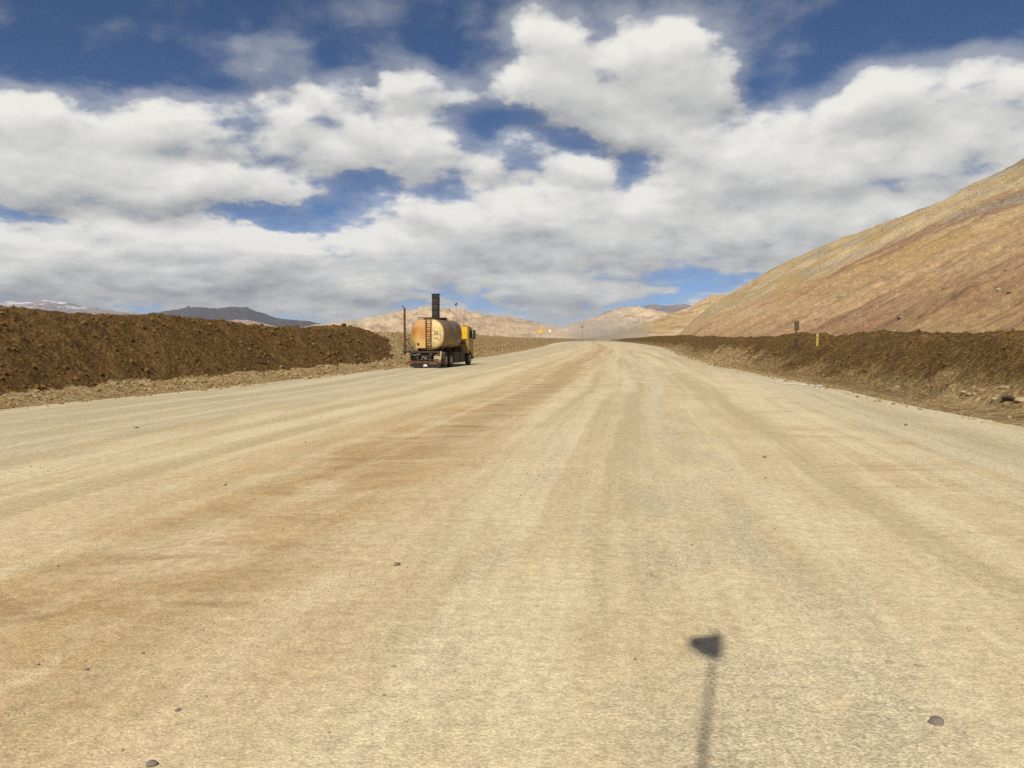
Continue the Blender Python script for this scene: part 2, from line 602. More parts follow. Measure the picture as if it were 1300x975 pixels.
def mat_hill_main():
    m, T, b = new_mat('hillside_scree', 0.95, 0.1)
    uvn = T.new('ShaderNodeUVMap')
    uvn.uv_map = 'UVMap'
    uv = uvn.outputs[0]          # u = along the ridge (m), v = up the slope (0..1 *200 m)
    strat = T.noise(T.map(uv, sc=(0.16, 1.0, 1)), 0.032, 7, 0.62, 0.6)
    fall = T.noise(T.map(uv, rot=(0, 0, R(-28)), sc=(1.0, 0.13, 1)), 0.12, 6, 0.65, 0.3)
    big = T.noise(T.map(uv, loc=(40, 20, 0), sc=(0.5, 1.0, 1)), 0.016, 5, 0.6, 0.5)
    fine = T.noise(uv, 0.9, 7, 0.72)
    gold = (0.47, 0.32, 0.125, 1)
    tan = (0.57, 0.43, 0.235, 1)
    pink = (0.45, 0.275, 0.15, 1)
    red = (0.27, 0.125, 0.078, 1)
    olive = (0.30, 0.225, 0.110, 1)
    grey = (0.36, 0.33, 0.27, 1)
    v = T.xyz(uv)[1]
    u = T.xyz(uv)[0]
    col = T.mix(T.rng(strat, 0.38, 0.62, smooth=True), gold, tan)
    low = T.rng(T.add(v, T.mul(T.sub(big, 0.5), 160)), 20, 95, 1.0, 0.0, smooth=True)
    col = T.mix(T.mul(low, 0.55), col, pink)
    redm = T.mul(T.rng(T.add(big, T.mul(T.sub(fall, 0.5), 0.6)), 0.44, 0.60, smooth=True), T.rng(T.add(u, T.mul(v, 1.6)), 560, 360, 0.0, 1.0, smooth=True))
    col = T.mix(T.mul(T.mul(redm, 0.72), T.rng(v, 70, 150, 1.0, 0.35, smooth=True)), col, red)
    far = T.mul(T.rng(u, 1150, 1350, smooth=True), 0.75)
    col = T.mix(far, col, (0.25, 0.13, 0.09, 1))
    col = T.mix(T.mul(T.rng(fall, 0.54, 0.72, smooth=True), 0.25), col, olive)
    col = T.mix(T.mul(T.rng(T.noise(T.map(uv, loc=(9, 9, 0), rot=(0, 0, R(-24)), sc=(1.0, 0.16, 1)), 0.22, 5, 0.6, 0.2), 0.57, 0.72, smooth=True), 0.55), col, (0.60, 0.41, 0.23, 1))
    scr = T.mul(T.m('MINIMUM', T.mul(T.attr('scree'), 1.5), 1.0), T.rng(fine, 0.38, 0.54, smooth=True))
    col = T.mix(T.mul(scr, 0.9), col, grey)
    upper = T.mul(T.rng(T.add(v, T.mul(T.sub(big, 0.5), 60)), 168, 185, smooth=True), T.rng(u, 620, 420, 0.0, 1.0, smooth=True))
    col = T.mix(T.mul(upper, 0.6), col, (0.25, 0.21, 0.125, 1))
    dots = T.mul(T.rng(T.vor(uv, 0.42), 0.12, 0.30, 1.0, 0.0, smooth=True), T.rng(T.noise(T.map(uv, loc=(3, 5, 0), sc=(0.3, 1, 1)), 0.045, 5, 0.65, 0.5), 0.50, 0.60, smooth=True))
    col = T.mix(T.mul(dots, 0.65), col, (0.17, 0.12, 0.07, 1))
    sp = T.rng(fine, 0.3, 0.7, 0.62, 1.38)
    sp = T.mul(sp, T.rng(T.noise(uv, 3.0, 5, 0.75), 0.3, 0.7, 0.75, 1.25))
    cm = T.new('ShaderNodeVectorMath', operation='SCALE')
    T.put(cm.inputs[0], col)
    T.put(cm.inputs['Scale'], sp)
    T.l.new(cm.outputs[0], b.inputs['Base Color'])
    n1 = bump(T, b, T.noise(uv, 0.9, 7, 0.75), 0.7, 0.6)
    bump(T, b, fall, 0.3, 0.8, n1)
    return m


def mat_far(name, cols, scale, snow=None, zs=1.0):
    m, T, b = new_mat(name, 0.95, 0.05)
    geo = T.new('ShaderNodeNewGeometry')
    pos = geo.outputs['Position']
    p = T.map(pos, sc=(1, 1, 3.0 * zs))
    n = T.noise(p, 1.0 / scale, 7, 0.62, 0.5)
    n2 = T.noise(T.map(pos, loc=(31, 7, 3), sc=(1, 1, 4)), 2.7 / scale, 6, 0.6, 0.2)
    col = T.mix(T.rng(n, 0.38, 0.62, smooth=True), cols[0], cols[1])
    col = T.mix(T.rng(n2, 0.5, 0.68, smooth=True), col, cols[2])
    if snow:
        lo, hi = snow
        z = T.xyz(pos)[2]
        band = T.noise(T.map(pos, sc=(0.35, 0.35, 3.5)), 3.0 / scale, 5, 0.6, 0.3)
        sm = T.mul(T.rng(z, lo, hi, smooth=True), T.rng(band, 0.50, 0.60, smooth=True))
        col = T.mix(sm, col, (0.85, 0.86, 0.88, 1))
    T.l.new(col, b.inputs['Base Color'])
    bump(T, b, T.noise(p, 3.0 / scale, 7, 0.65), 0.6, scale * 0.06)
    return m


def simple(name, c, rough=0.6, metal=0.0, dust=0.0, dustc=(0.42, 0.31, 0.17, 1), var=0.25, scale=3.0, spec=0.4, bump_d=0.0):
    m, T, b = new_mat(name, rough, spec)
    tcn = T.new('ShaderNodeTexCoord')
    p = tcn.outputs['Object']
    n = T.noise(p, scale, 6, 0.65, 0.3)
    c = tuple(c[:3]) + (1,)
    col = T.mix(T.rng(n, 0.3, 0.7, smooth=True), tuple(x * (1 - var) for x in c[:3]) + (1,), tuple(min(1, x * (1 + var)) for x in c[:3]) + (1,))
    if dust > 0:
        n2 = T.noise(T.map(p, loc=(4, 2, 7), sc=(1, 1, .6)), scale * 1.7, 6, 0.7, 0.2)
        lo = 0.72 - dust * 0.6
        col = T.mix(T.rng(n2, lo, lo + 0.3, 0.0, min(1, 0.35 + dust), smooth=True), col, dustc)
    T.l.new(col, b.inputs['Base Color'])
    b.inputs['Metallic'].default_value = metal
    T.put(b.inputs['Roughness'], T.rng(n, 0.3, 0.7, max(0, rough - 0.1), min(1, rough + 0.1)))
    if bump_d:
        bump(T, b, T.noise(p, scale * 4, 5, 0.6), 0.5, bump_d)
    return m


M = {}
M['road'] = mat_road()
DARK = (0.112, 0.064, 0.0215, 1)
PALE = (0.43, 0.305, 0.145, 1)
M['berm'] = mat_dirt('dumped_soil', DARK, PALE, None)
M['clod'] = mat_clod(DARK, PALE)
M['hill'] = mat_hill_main()
M['hillrock'] = mat_stone('hill_rock', (0.22, 0.16, 0.10, 1), (0.52, 0.42, 0.28, 1), 1.5)
M['gravel'] = mat_stone('gravel_stone', (0.20, 0.155, 0.10, 1), (0.60, 0.47, 0.29, 1), 60)
M['stone'] = mat_stone('grey_stone', (0.12, 0.095, 0.075, 1), (0.26, 0.21, 0.165, 1), 40)
M['palestone'] = mat_stone('pale_stone', (0.30, 0.215, 0.115, 1), (0.46, 0.35, 0.20, 1), 30)

# ------------------------------------------------------------------ road, ground
LX = pchip([-60, 8, 23.8, 35.7, 57.9, 97, 178, 428, 700, 950, 1200], [-30, -19.0, -15.2, -12.2, -8.5, -2.9, 4.9, 24, 56, 95, 150])
RX = pchip([-60, 5, 19, 25.8, 32, 41.2, 50, 89, 178, 357, 857, 1200], [8, 11.3, 12.1, 12.6, 13.4, 14.1, 14.9, 19.8, 34, 55, 103, 165])


def ysamples(y0, y1, k, dmin):
    out = [y0]
    while out[-1] < y1:
        out.append(out[-1] + max(dmin, k * abs(out[-1])))
    return np.array(out)


ys = ysamples(-40, 1100, 0.012, 0.12)
us = np.linspace(0, 1, 150)
YY = np.repeat(ys[:, None], len(us), 1)
L, Rr = LX(ys) - 1.6, RX(ys) + 1.6
XX = L[:, None] + (Rr - L)[:, None] * us[None]
ctr = (LX(ys) + RX(ys)) / 2
UU = (XX - ctr[:, None])
seg = np.concatenate([[0], np.cumsum(np.hypot(np.diff(ctr), np.diff(ys)))])
VV = np.repeat(seg[:, None], len(us), 1)
near = np.clip(1 - np.abs(YY) / 120, 0, 1)
ZZ = 0.018 * fbm(UU * 0.5, VV * 0.22, 3, 4) * near + 0.006 * perlin(UU * 0.5, VV * 2.1, 9) * near
grid = grid_mesh('road', XX, YY, ZZ, M['road'], uv=(UU, VV))
link('road', grid, kind='structure', label='wide pale compacted dirt haul road')

# ground sheet out to the horizon
M['ground'] = mat_far('plain_dirt', [(0.46, 0.33, 0.175, 1), (0.38, 0.26, 0.13, 1), (0.52, 0.38, 0.22, 1)], 60)
rr = np.concatenate([[0.5], np.geomspace(6, 30000, 140)])
th = np.linspace(0, 2 * np.pi, 241)
RRg, TH = np.meshgrid(rr, th, indexing='ij')
GX, GY = RRg * np.sin(TH), RRg * np.cos(TH)
GZ = -0.08 + 3.0 * fbm(GX / 600, GY / 600, 3, 2) * sstep(1500, 4000, RRg) - 2.0 * sstep(1500, 4000, RRg)
link('ground', grid_mesh('ground', GX, GY, GZ, M['ground'], flip=True), kind='structure', label='dry tan plain reaching the hills')


# ------------------------------------------------------------------ dirt banks
def crest_table(pts, edge, side, off):
    """photo silhouette of a bank crest -> (y, height) along the bank"""
    out = []
    for px, py in pts:
        k = (px - 650) / F
        lo, hi = 12.0, 1200.0
        yv = np.linspace(lo, hi, 40000)
        sl_ = np.gradient(edge(yv), yv)
        x = edge(yv) + side * off / np.sqrt(1 + sl_ ** 2)
        yc = yv - side * off * sl_ / np.sqrt(1 + sl_ ** 2)
        g = x - k * yc
        i = np.argmin(np.abs(g))
        out.append((yv[i], CAM_H + (HOR - py) / F * yc[i]))
    return sorted(out)


def build_bank(name, edge, side, Hy, offc, y1, freshf, paleH, label):
    ys = ysamples(-25, y1, 0.0022, 0.065)
    uu = np.concatenate([np.linspace(-0.7, offc + 2.2, 150), offc + 2.2 + np.geomspace(0.15, 9, 28)])
    ex = edge(ys)
    sl_ = np.gradient(ex, ys)
    nx, ny = side / np.sqrt(1 + sl_ ** 2), -side * sl_ / np.sqrt(1 + sl_ ** 2)
    Y0 = np.repeat(ys[:, None], len(uu), 1)
    U0 = np.repeat(uu[None], len(ys), 0)
    X = ex[:, None] + nx[:, None] * uu[None]
    Y = ys[:, None] + ny[:, None] * uu[None]
    yy = np.array([a for a, b in Hy])
    hh = np.array([b for a, b in Hy])
    H = np.interp(ys, yy, hh)[:, None]
    d = np.maximum(Y0, 15)
    toe = 1.7 + 0.5 * perlin(Y0 / 9, 0 * Y0, 3) + 0.3 * perlin(Y0 / 2.3, 0 * Y0, 5)
    Z, fresh = freshf(X, Y, Y0, U0, H, toe)
    # lumps and clods
    cl = fbm(X / 1.7, Y / 1.7, 5, 11, 0.58)
    rd = fbm(X / 0.45, Y / 0.45, 3, 21, 0.6, ridged=True)
    amp = sstep(0.3, 1.8, U0)
    Z = Z + amp * ((0.24 if side < 0 else 0.33) * cl + 0.05 * rd) + 0.03 * perlin(X / 0.6, Y / 0.6, 8) * sstep(-0.4, 0.3, U0)
    Z = np.where(U0 < 0, np.minimum(Z, 0.02 * perlin(X / 0.5, Y / 0.5, 2) + U0 * 0.16), Z)
    me = grid_mesh(name, X, Y, Z, M['berm'], attrs={'fresh': fresh}, flip=(side > 0))
    # the number of facets facing up must be right whichever side it runs on
    o = link(name, me, kind='structure', label=label)
    return o, X, Y, Z, fresh, U0


T36 = math.tan(R(37))
left_pts = [(-250, 388), (-60, 393), (0, 395), (22, 390), (50, 399), (100, 401), (150, 402.5), (200, 402.5), (250, 407), (300, 414), (340, 418), (375, 417), (408, 421), (436, 412)]
HyL = crest_table(left_pts, LX, -1, 7.6)
yend = HyL[-1][0] + 0.6
HyL = [(-30, 3.2)] + HyL + [(yend, 3.0)]


def left_profile(X, Y, Y0, U, H, toe):
    Hp = np.interp(Y0[:, 0], [0, 40, 60, 80, 120, 200, 400, 800, 1100], [1.8, 1.9, 2.55, 2.62, 2.7, 2.35, 2.45, 2.3, 2.0])[:, None]
    zp = 0.13 * np.maximum(U, 0) + 0.5 * np.maximum(U - toe * 0.8, 0) * sstep(yend - 6, yend + 3, Y0)
    pk = lambda z, H, s: -np.log(np.exp(-z * s) + np.exp(-H * s)) / s
    back = np.maximum(U - 9.8, 0) * 0.62
    zp = pk(zp, Hp, 3.0) - back
    zd = T36 * (U - toe * 0.85 - 0.45)
    zd = pk(zd, H, 5.0)
    cone = 0.25 * (yend + 11.0 - Y0) + 0.35 * perlin(X / 1.2, Y / 1.2, 4)
    zd = np.minimum(zd, cone)
    zd = zd - back
    fresh = sstep(-0.12, 0.12, zd - zp + 0.18 * perlin(X / 0.8, Y / 0.8, 7))
    return np.maximum(np.maximum(zd, zp), -0.4), fresh


bankL = build_bank('dirt_bank', LX, -1, HyL, 7.6, 1000, left_profile, None, 'long bank of dark dumped soil along the left edge of the road')

right_pts = [(1500, 424), (1300, 427), (1262, 428), (1245, 423), (1228, 430), (1200, 426), (1170, 430), (1142, 425), (1108, 424), (1085, 428), (1060, 431), (1043, 438),
             (1034, 433), (1020, 424), (1000, 428), (980, 431), (950, 430), (930, 432), (900, 428), (885, 430), (868, 426), (848, 427), (830, 427), (810, 429), (790, 430), (776, 431)]
HyR = crest_table(right_pts, RX, 1, 5.6)
HyR = [(-30, 2.2)] + HyR


def right_profile(X, Y, Y0, U, H, toe):
    # pale lower apron, darker soil above
    z = 0.14 * np.maximum(U, 0) + T36 * 0.78 * np.maximum(U - toe * 0.9, 0)
    s = 5.0
    z = -np.log(np.exp(-z * s) + np.exp(-H * s)) / s
    z = z - np.maximum(U - 7.2, 0) * 0.6
    dry = 0.9 * np.exp(-((Y0 - 74) / 13.0) ** 2) + 0.5 * np.exp(-((Y0 - 24) / 3.0) ** 2) + 0.35 * np.exp(-((Y0 - 150) / 30.0) ** 2)
    lim = 1.6 + 1.3 * dry + 1.3 * fbm(X / 3.0, Y / 3.0, 4, 31)
    fresh = sstep(-1.2, 1.3, U - lim) * 0.90
    fresh = np.maximum(fresh, 0.52 * sstep(0.0, 0.8, U) * (1 - np.minimum(dry, 1)))
    return np.maximum(z, -0.4), fresh


bankR = build_bank('dirt_bank', RX, 1, HyR, 5.6, 1000, right_profile, None, 'low bank of brown soil along the right edge of the road')


def clods(name, bank, n, smin, smax, seed, label, sub=1, umax=9.0):
    o, X, Y, Z, fresh, U = bank
    rg = np.random.default_rng(seed)
    ok = (U > -0.65) & (U < umax) & (Y > 12) & (Y < 260)
    idx = np.flatnonzero(ok.ravel())
    # rolled clods gather at the foot and in patches
    wgt = (0.6 + 0.7 * np.exp(-((U.ravel()[idx] - 1.6) / 1.0) ** 2)) * np.clip(0.5 + 1.3 * perlin(X.ravel()[idx] / 2.5, Y.ravel()[idx] / 2.5, 12), 0.05, 2)
    idx = rg.choice(idx, n, replace=False, p=wgt / wgt.sum())
    P = np.stack([X.ravel()[idx], Y.ravel()[idx], Z.ravel()[idx]], -1)
    P[:, 2] = np.maximum(P[:, 2], 0.0)
    dist = np.hypot(P[:, 0], P[:, 1])
    sz = smin * (smax / smin) ** (rg.random(n) ** 2.6)
    sz = sz * np.clip(dist / 32, 0.8, 2.2)
    me = scatter_mesh(name, P, sz, M['clod'], sub=sub, rough=0.09, seed=seed, flat=0.8, attrs={'fresh': fresh.ravel()[idx]}, sink=0.35)
    link(name, me, kind='stuff', label=label)


clods('loose_clods', bankL, 9000, 0.018, 0.12, 3, 'loose dark clods of soil on the left bank')
clods('loose_clods', bankR, 8000, 0.016, 0.10, 4, 'loose brown clods of soil on the right bank')

# gravel on the road close to the camera
rg = np.random.default_rng(5)
n = 26000
y = 2.6 + 20 * rg.random(n) ** 1.5
x = (rg.random(n) - 0.5) * 2 * (y * 0.75 + 1.5)
keep = (x > LX(y) + .3) & (x < RX(y) - .3) & (rg.random(n) < np.clip(0.42 + 1.4 * perlin(x / 1.3, y / 1.9, 41), 0.06, 1))
x, y = x[keep], y[keep]
sz = 0.0016 + 0.0052 * rg.random(len(x)) ** 3.2
sz = sz * np.clip(y / 6, 1, 2.2)
k2 = 420
y2 = 3.5 + 30 * rg.random(k2) ** 1.3
x2 = (rg.random(k2) - 0.5) * 2 * (y2 * 0.7 + 1.5)
x, y = np.concatenate([x, x2]), np.concatenate([y, y2])
sz = np.concatenate([sz, 0.007 + 0.011 * rg.random(k2) ** 3])
me = scatter_mesh('gravel', np.stack([x, y, 0 * x], -1), sz, M['gravel'], sub=1, seed=6, sink=0.3)
link('gravel', me, kind='stuff', label='fine gravel strewn over the road surface')

# ------------------------------------------------------------------ big hillside on the right
AX = R(4.7)
av = np.array([math.sin(AX), math.cos(AX)])
bv = np.array([math.cos(AX), -math.sin(AX)])
WR = 200.0


def ridge_from(px, py):
    # ridge line runs parallel to the road at lateral distance WR
    k = (px - 650) / F
    # point a*s + b*WR ; x = k*y
    s = (k * bv[1] * WR - bv[0] * WR) / (av[0] - k * av[1])
    y = av[1] * s + bv[1] * WR
    return s, CAM_H + (HOR - py) / F * y


rp = [ridge_from(*p) for p in [(1300, 199), (1275, 216), (1250, 234), (1235, 241), (1200, 254), (1150, 272), (1100, 291), (1050, 310), (1000, 331), (975, 344), (950, 359), (930, 371), (915, 379), (900, 390), (885, 402), (873, 416), (866, 426)]]
rp = sorted(rp)
ps = [-400, 0, 200] + [a for a, b in rp] + [rp[-1][0] + 120]
ph = [rp[0][1] * 1.05, rp[0][1] * 1.08, rp[0][1] * 1.03] + [b for a, b in rp] + [0]
ss = np.concatenate([np.arange(-150, 0, 2.0), ysamples(0, rp[-1][0] + 130, 0.0028, 0.6)])
ww = np.concatenate([np.linspace(0, 1, 300), 1 + np.geomspace(0.01, 1.6, 50)])
SS = np.repeat(ss[:, None], len(ww), 1)
w0 = np.minimum(np.maximum(24 + np.clip(ss, 0, 2000) * 0.012, 0.116 * ss), WR - 28)
WW = w0[:, None] + (WR - w0)[:, None] * ww[None]
Hs = np.interp(ss, ps, ph)[:, None]
Tt = np.repeat(ww[None], len(ss), 0)
prof = np.where(Tt < 1, 0.90 * Tt + 0.10 * Tt ** 2, 1 + 0.12 * (Tt - 1) - 0.5 * (Tt - 1) ** 2)
ridge = np.exp(-((Tt - 1) / 0.10) ** 2)
HZ = Hs * prof
edgef = sstep(0, 0.06, Tt)
fade = np.clip(Hs / 40, 0, 1)
HZ = HZ + edgef * fade * (3.6 * fbm(SS / 80, WW / 60, 5, 51) * (1 - 0.75 * ridge) + 2.3 * fbm(SS / 15, (WW + 0.5 * SS) / 75, 3, 53) * (1 - 0.6 * ridge)
                          + 0.50 * fbm(SS / 4.5, WW / 4.5, 4, 55, 0.62) + 0.35 * fbm(SS / 3, WW / 9, 2, 57, ridged=True))
HZ = HZ - 0.3 * (1 - edgef)
HX = av[0] * SS + bv[0] * WW
HY = av[1] * SS + bv[1] * WW
VVh = Tt * 200
# bands of loose scree: one high on the slope, two faint ones lower down
scree = (np.exp(-((Tt - (0.86 - 0.00006 * SS) + 0.02 * perlin(SS / 40, SS * 0, 3)) / 0.055) ** 2) * (1 - sstep(560, 800, SS))
         + 0.65 * np.exp(-((Tt - 0.60 + 0.05 * perlin(SS / 90, SS * 0, 8)) / 0.028) ** 2)
         + 0.6 * np.exp(-((Tt - 0.40 + 0.06 * perlin(SS / 110, SS * 0, 9)) / 0.035) ** 2))
scree = np.clip(scree * (0.6 + 1.2 * fbm(SS / 30, WW / 12, 3, 61)), 0, 1)
me = grid_mesh('hillside', HX, HY, HZ, M['hill'], uv=(SS, VVh), attrs={'scree': scree}, flip=True)
link('hillside', me, kind='structure', label='steep tan scree hillside above the right bank')
# loose rocks over the slope
rg = np.random.default_rng(9)
p = (0.05 + 1.6 * scree + 0.5 * np.clip(fbm(SS / 25, WW / 15, 3, 63), 0, 1)).ravel() * ((Tt < 1.0) & (Tt > 0.01) & (SS > 60)).ravel()
idx = rg.choice(p.size, 16000, replace=False, p=p / p.sum())
P = np.stack([HX.ravel()[idx], HY.ravel()[idx], HZ.ravel()[idx]], -1)
sz = 0.08 + 0.42 * rg.random(len(idx)) ** 5
sz = sz * np.clip(np.hypot(P[:, 0], P[:, 1]) / 380, 0.6, 2.2)
link('scree_rocks', scatter_mesh('scree_rocks', P, sz, M['hillrock'], sub=1, seed=12, sink=0.3), kind='stuff', label='loose rocks strewn over the hillside')


def hill_point(px, py):
    d = pix_dir(px, py)
    best, bi = 1e9, 0
    k, t = d.x / d.y, d.z / d.y
    e = np.abs(HX - k * HY) / np.maximum(HY, 1) + np.abs((HZ - CAM_H) - t * HY) / np.maximum(HY, 1) + (HY < 30) * 10
    bi = np.argmin(e)
    return np.array([HX.ravel()[bi], HY.ravel()[bi], HZ.ravel()[bi]])


def bank_point(bank, px, py):
    o, X, Y, Z, fr, U = bank
    d = pix_dir(px, py)
    k, t = d.x / d.y, d.z / d.y
    e = np.abs(X / np.maximum(Y, 1) - k) + np.abs((Z - CAM_H) / np.maximum(Y, 1) - t) + (Y < 10) * 10 + Y * 1e-5
    bi = np.argmin(e)
    return np.array([X.ravel()[bi], Y.ravel()[bi], Z.ravel()[bi]])


def road_point(px, py):
    d = pix_dir(px, py)
    k = CAM_H / -d.z
    return np.array([d.x * k, d.y * k, 0.0])


# ------------------------------------------------------------------ far hills and mountains
def far_hill(name, pts, D, depth, mat, label, seed, rough=0.10, res=500, pad=60):
    pts = sorted(pts)
    px = np.linspace(pts[0][0] - pad, pts[-1][0] + pad, res)
    py = np.interp(px, [p[0] for p in pts], [p[1] for p in pts])
    py = np.where(px < pts[0][0], pts[0][1] + (pts[0][0] - px) / pad * (HOR - pts[0][1] + 4), py)
    py = np.where(px > pts[-1][0], pts[-1][1] + (px - pts[-1][0]) / pad * (HOR - pts[-1][1] + 4), py)
    a = np.arctan((px - 650) / F)
    H = (HOR - py) / F * D                    # crest height above eye (y-distance D)
    t = np.concatenate([np.linspace(0, 1, 110), 1 + np.linspace(0.02, 0.8, 25)])
    Yd = D * (1 - depth * (1 - t))
    Ym = np.repeat(Yd[None], len(px), 0)
    Xm = np.tan(a)[:, None] * Ym
    Tm = np.repeat(t[None], len(px), 0)
    Hm = H[:, None]
    pr = np.where(Tm < 1, np.sin(np.clip(Tm, 0, 1) * np.pi / 2) ** 1.5 * (Ym / D) ** 0.0, 1 - (Tm - 1) ** 2 * 1.2)
    sc = D * 0.035
    spur = fbm(Xm / sc, Ym / (sc * 2.2), 5, seed, 0.55, ridged=True)
    sm = fbm(Xm / (sc * .3), Ym / (sc * .3), 3, seed + 5)
    cr = np.exp(-((Tm - 1) / 0.12) ** 2)
    Z = CAM_H + Hm * pr + Hm.clip(0) * (rough * (spur - 0.6) * (1 - cr * 0.85) * sstep(0, .25, Tm) + 0.05 * sm * (1 - 0.5 * cr))
    Z = Z - (1 - sstep(0.0, 0.12, Tm)) * (CAM_H + 6) - 0.02 * D * sstep(1.2, 1.8, Tm)
    me = grid_mesh(name, Xm, Ym, Z, mat, flip=False)
    return link(name, me, kind='structure', label=label)


M['snowmt'] = mat_far('snowy_mountain_rock', [(0.36, 0.28, 0.24, 1), (0.27, 0.215, 0.20, 1), (0.42, 0.34, 0.28, 1)], 1000, snow=(335, 420), zs=2)
far_hill('mountain', [(-160, 392), (-60, 390), (0, 386), (15, 384), (60, 382.5), (90, 386), (110, 390), (150, 396), (200, 401), (240, 410)], 10500, 0.25, M['snowmt'], 'distant mountain streaked with snow', 2, 0.12)
M['mesa'] = mat_far('cloud_shaded_mesa_rock', [(0.035, 0.035, 0.045, 1), (0.05, 0.048, 0.055, 1), (0.065, 0.055, 0.055, 1)], 900)  # volcanic rock colour, darkened to hold the cloud shadow over the mesa
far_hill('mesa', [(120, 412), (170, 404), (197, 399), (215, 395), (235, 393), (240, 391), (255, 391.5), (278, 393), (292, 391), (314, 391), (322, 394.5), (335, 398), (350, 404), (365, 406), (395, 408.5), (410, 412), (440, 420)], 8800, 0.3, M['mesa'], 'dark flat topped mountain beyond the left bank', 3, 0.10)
M['foot'] = mat_far('pink_foothill_soil', [(0.44, 0.29, 0.20, 1), (0.50, 0.35, 0.24, 1), (0.35, 0.21, 0.15, 1)], 400)
far_hill('foothill', [(150, 402), (200, 402), (225, 403), (262, 405.5), (280, 409), (300, 407), (315, 407), (340, 412), (360, 417), (420, 424)], 6000, 0.3, M['foot'], 'pinkish foothill under the dark flat topped mountain', 4, 0.10)
M['mid'] = mat_far('pale_hill_soil', [(0.66, 0.50, 0.31, 1), (0.55, 0.39, 0.235, 1), (0.42, 0.29, 0.18, 1)], 260)
far_hill('hill', [(370, 419), (395, 414), (430, 411), (455, 408), (475, 404), (490, 401), (510, 397), (535, 393.5), (560, 393), (585, 395.5), (605, 398), (622, 402.5), (640, 403), (660, 407), (680, 411), (700, 415), (716, 419), (735, 424)], 3600, 0.42, M['mid'], 'pale hill behind the tanker truck', 5, 0.28)
M['ridge'] = mat_far('purple_ridge_rock', [(0.22, 0.16, 0.14, 1), (0.29, 0.21, 0.17, 1), (0.17, 0.13, 0.12, 1)], 500)
far_hill('ridge', [(600, 398), (655, 405), (675, 408), (690, 412), (705, 416), (722, 418), (760, 421)], 8500, 0.2, M['ridge'], 'purple ridge beyond the far end of the road', 6)
M['right1'] = mat_far('rosy_hill_soil', [(0.58, 0.43, 0.28, 1), (0.68, 0.52, 0.34, 1), (0.43, 0.30, 0.20, 1)], 220)
far_hill('hill', [(690, 424), (712, 417), (725, 414), (745, 408), (760, 403), (775, 398), (790, 394), (800, 391.5), (815, 393), (840, 398), (870, 402), (900, 405)], 3200, 0.42, M['right1'], 'rosy hill beyond the end of the road', 7, 0.24)
M['snow2'] = mat_far('purple_mountain_rock', [(0.21, 0.165, 0.155, 1), (0.28, 0.22, 0.19, 1), (0.17, 0.14, 0.14, 1)], 600, snow=(265, 370), zs=2)
far_hill('mountain', [(770, 396), (792, 391), (800, 389.5), (812, 390), (820, 388.5), (832, 387.5), (842, 389), (852, 387.5), (862, 386.5), (875, 387), (890, 385), (930, 380)], 8500, 0.2, M['snow2'], 'distant purple mountain with small snow patches', 8, 0.14)
M['ochre'] = mat_far('ochre_hill_soil', [(0.46, 0.31, 0.135, 1), (0.60, 0.43, 0.24, 1), (0.36, 0.23, 0.10, 1)], 130)
far_hill('hill', [(778, 424), (800, 417), (820, 410), (838, 404), (850, 399), (862, 395), (875, 391), (890, 382), (902, 376), (915, 374), (950, 372), (1000, 366), (1060, 372)], 1900, 0.22, M['ochre'], 'ochre hill peeping from behind the steep hillside', 9, 0.12)


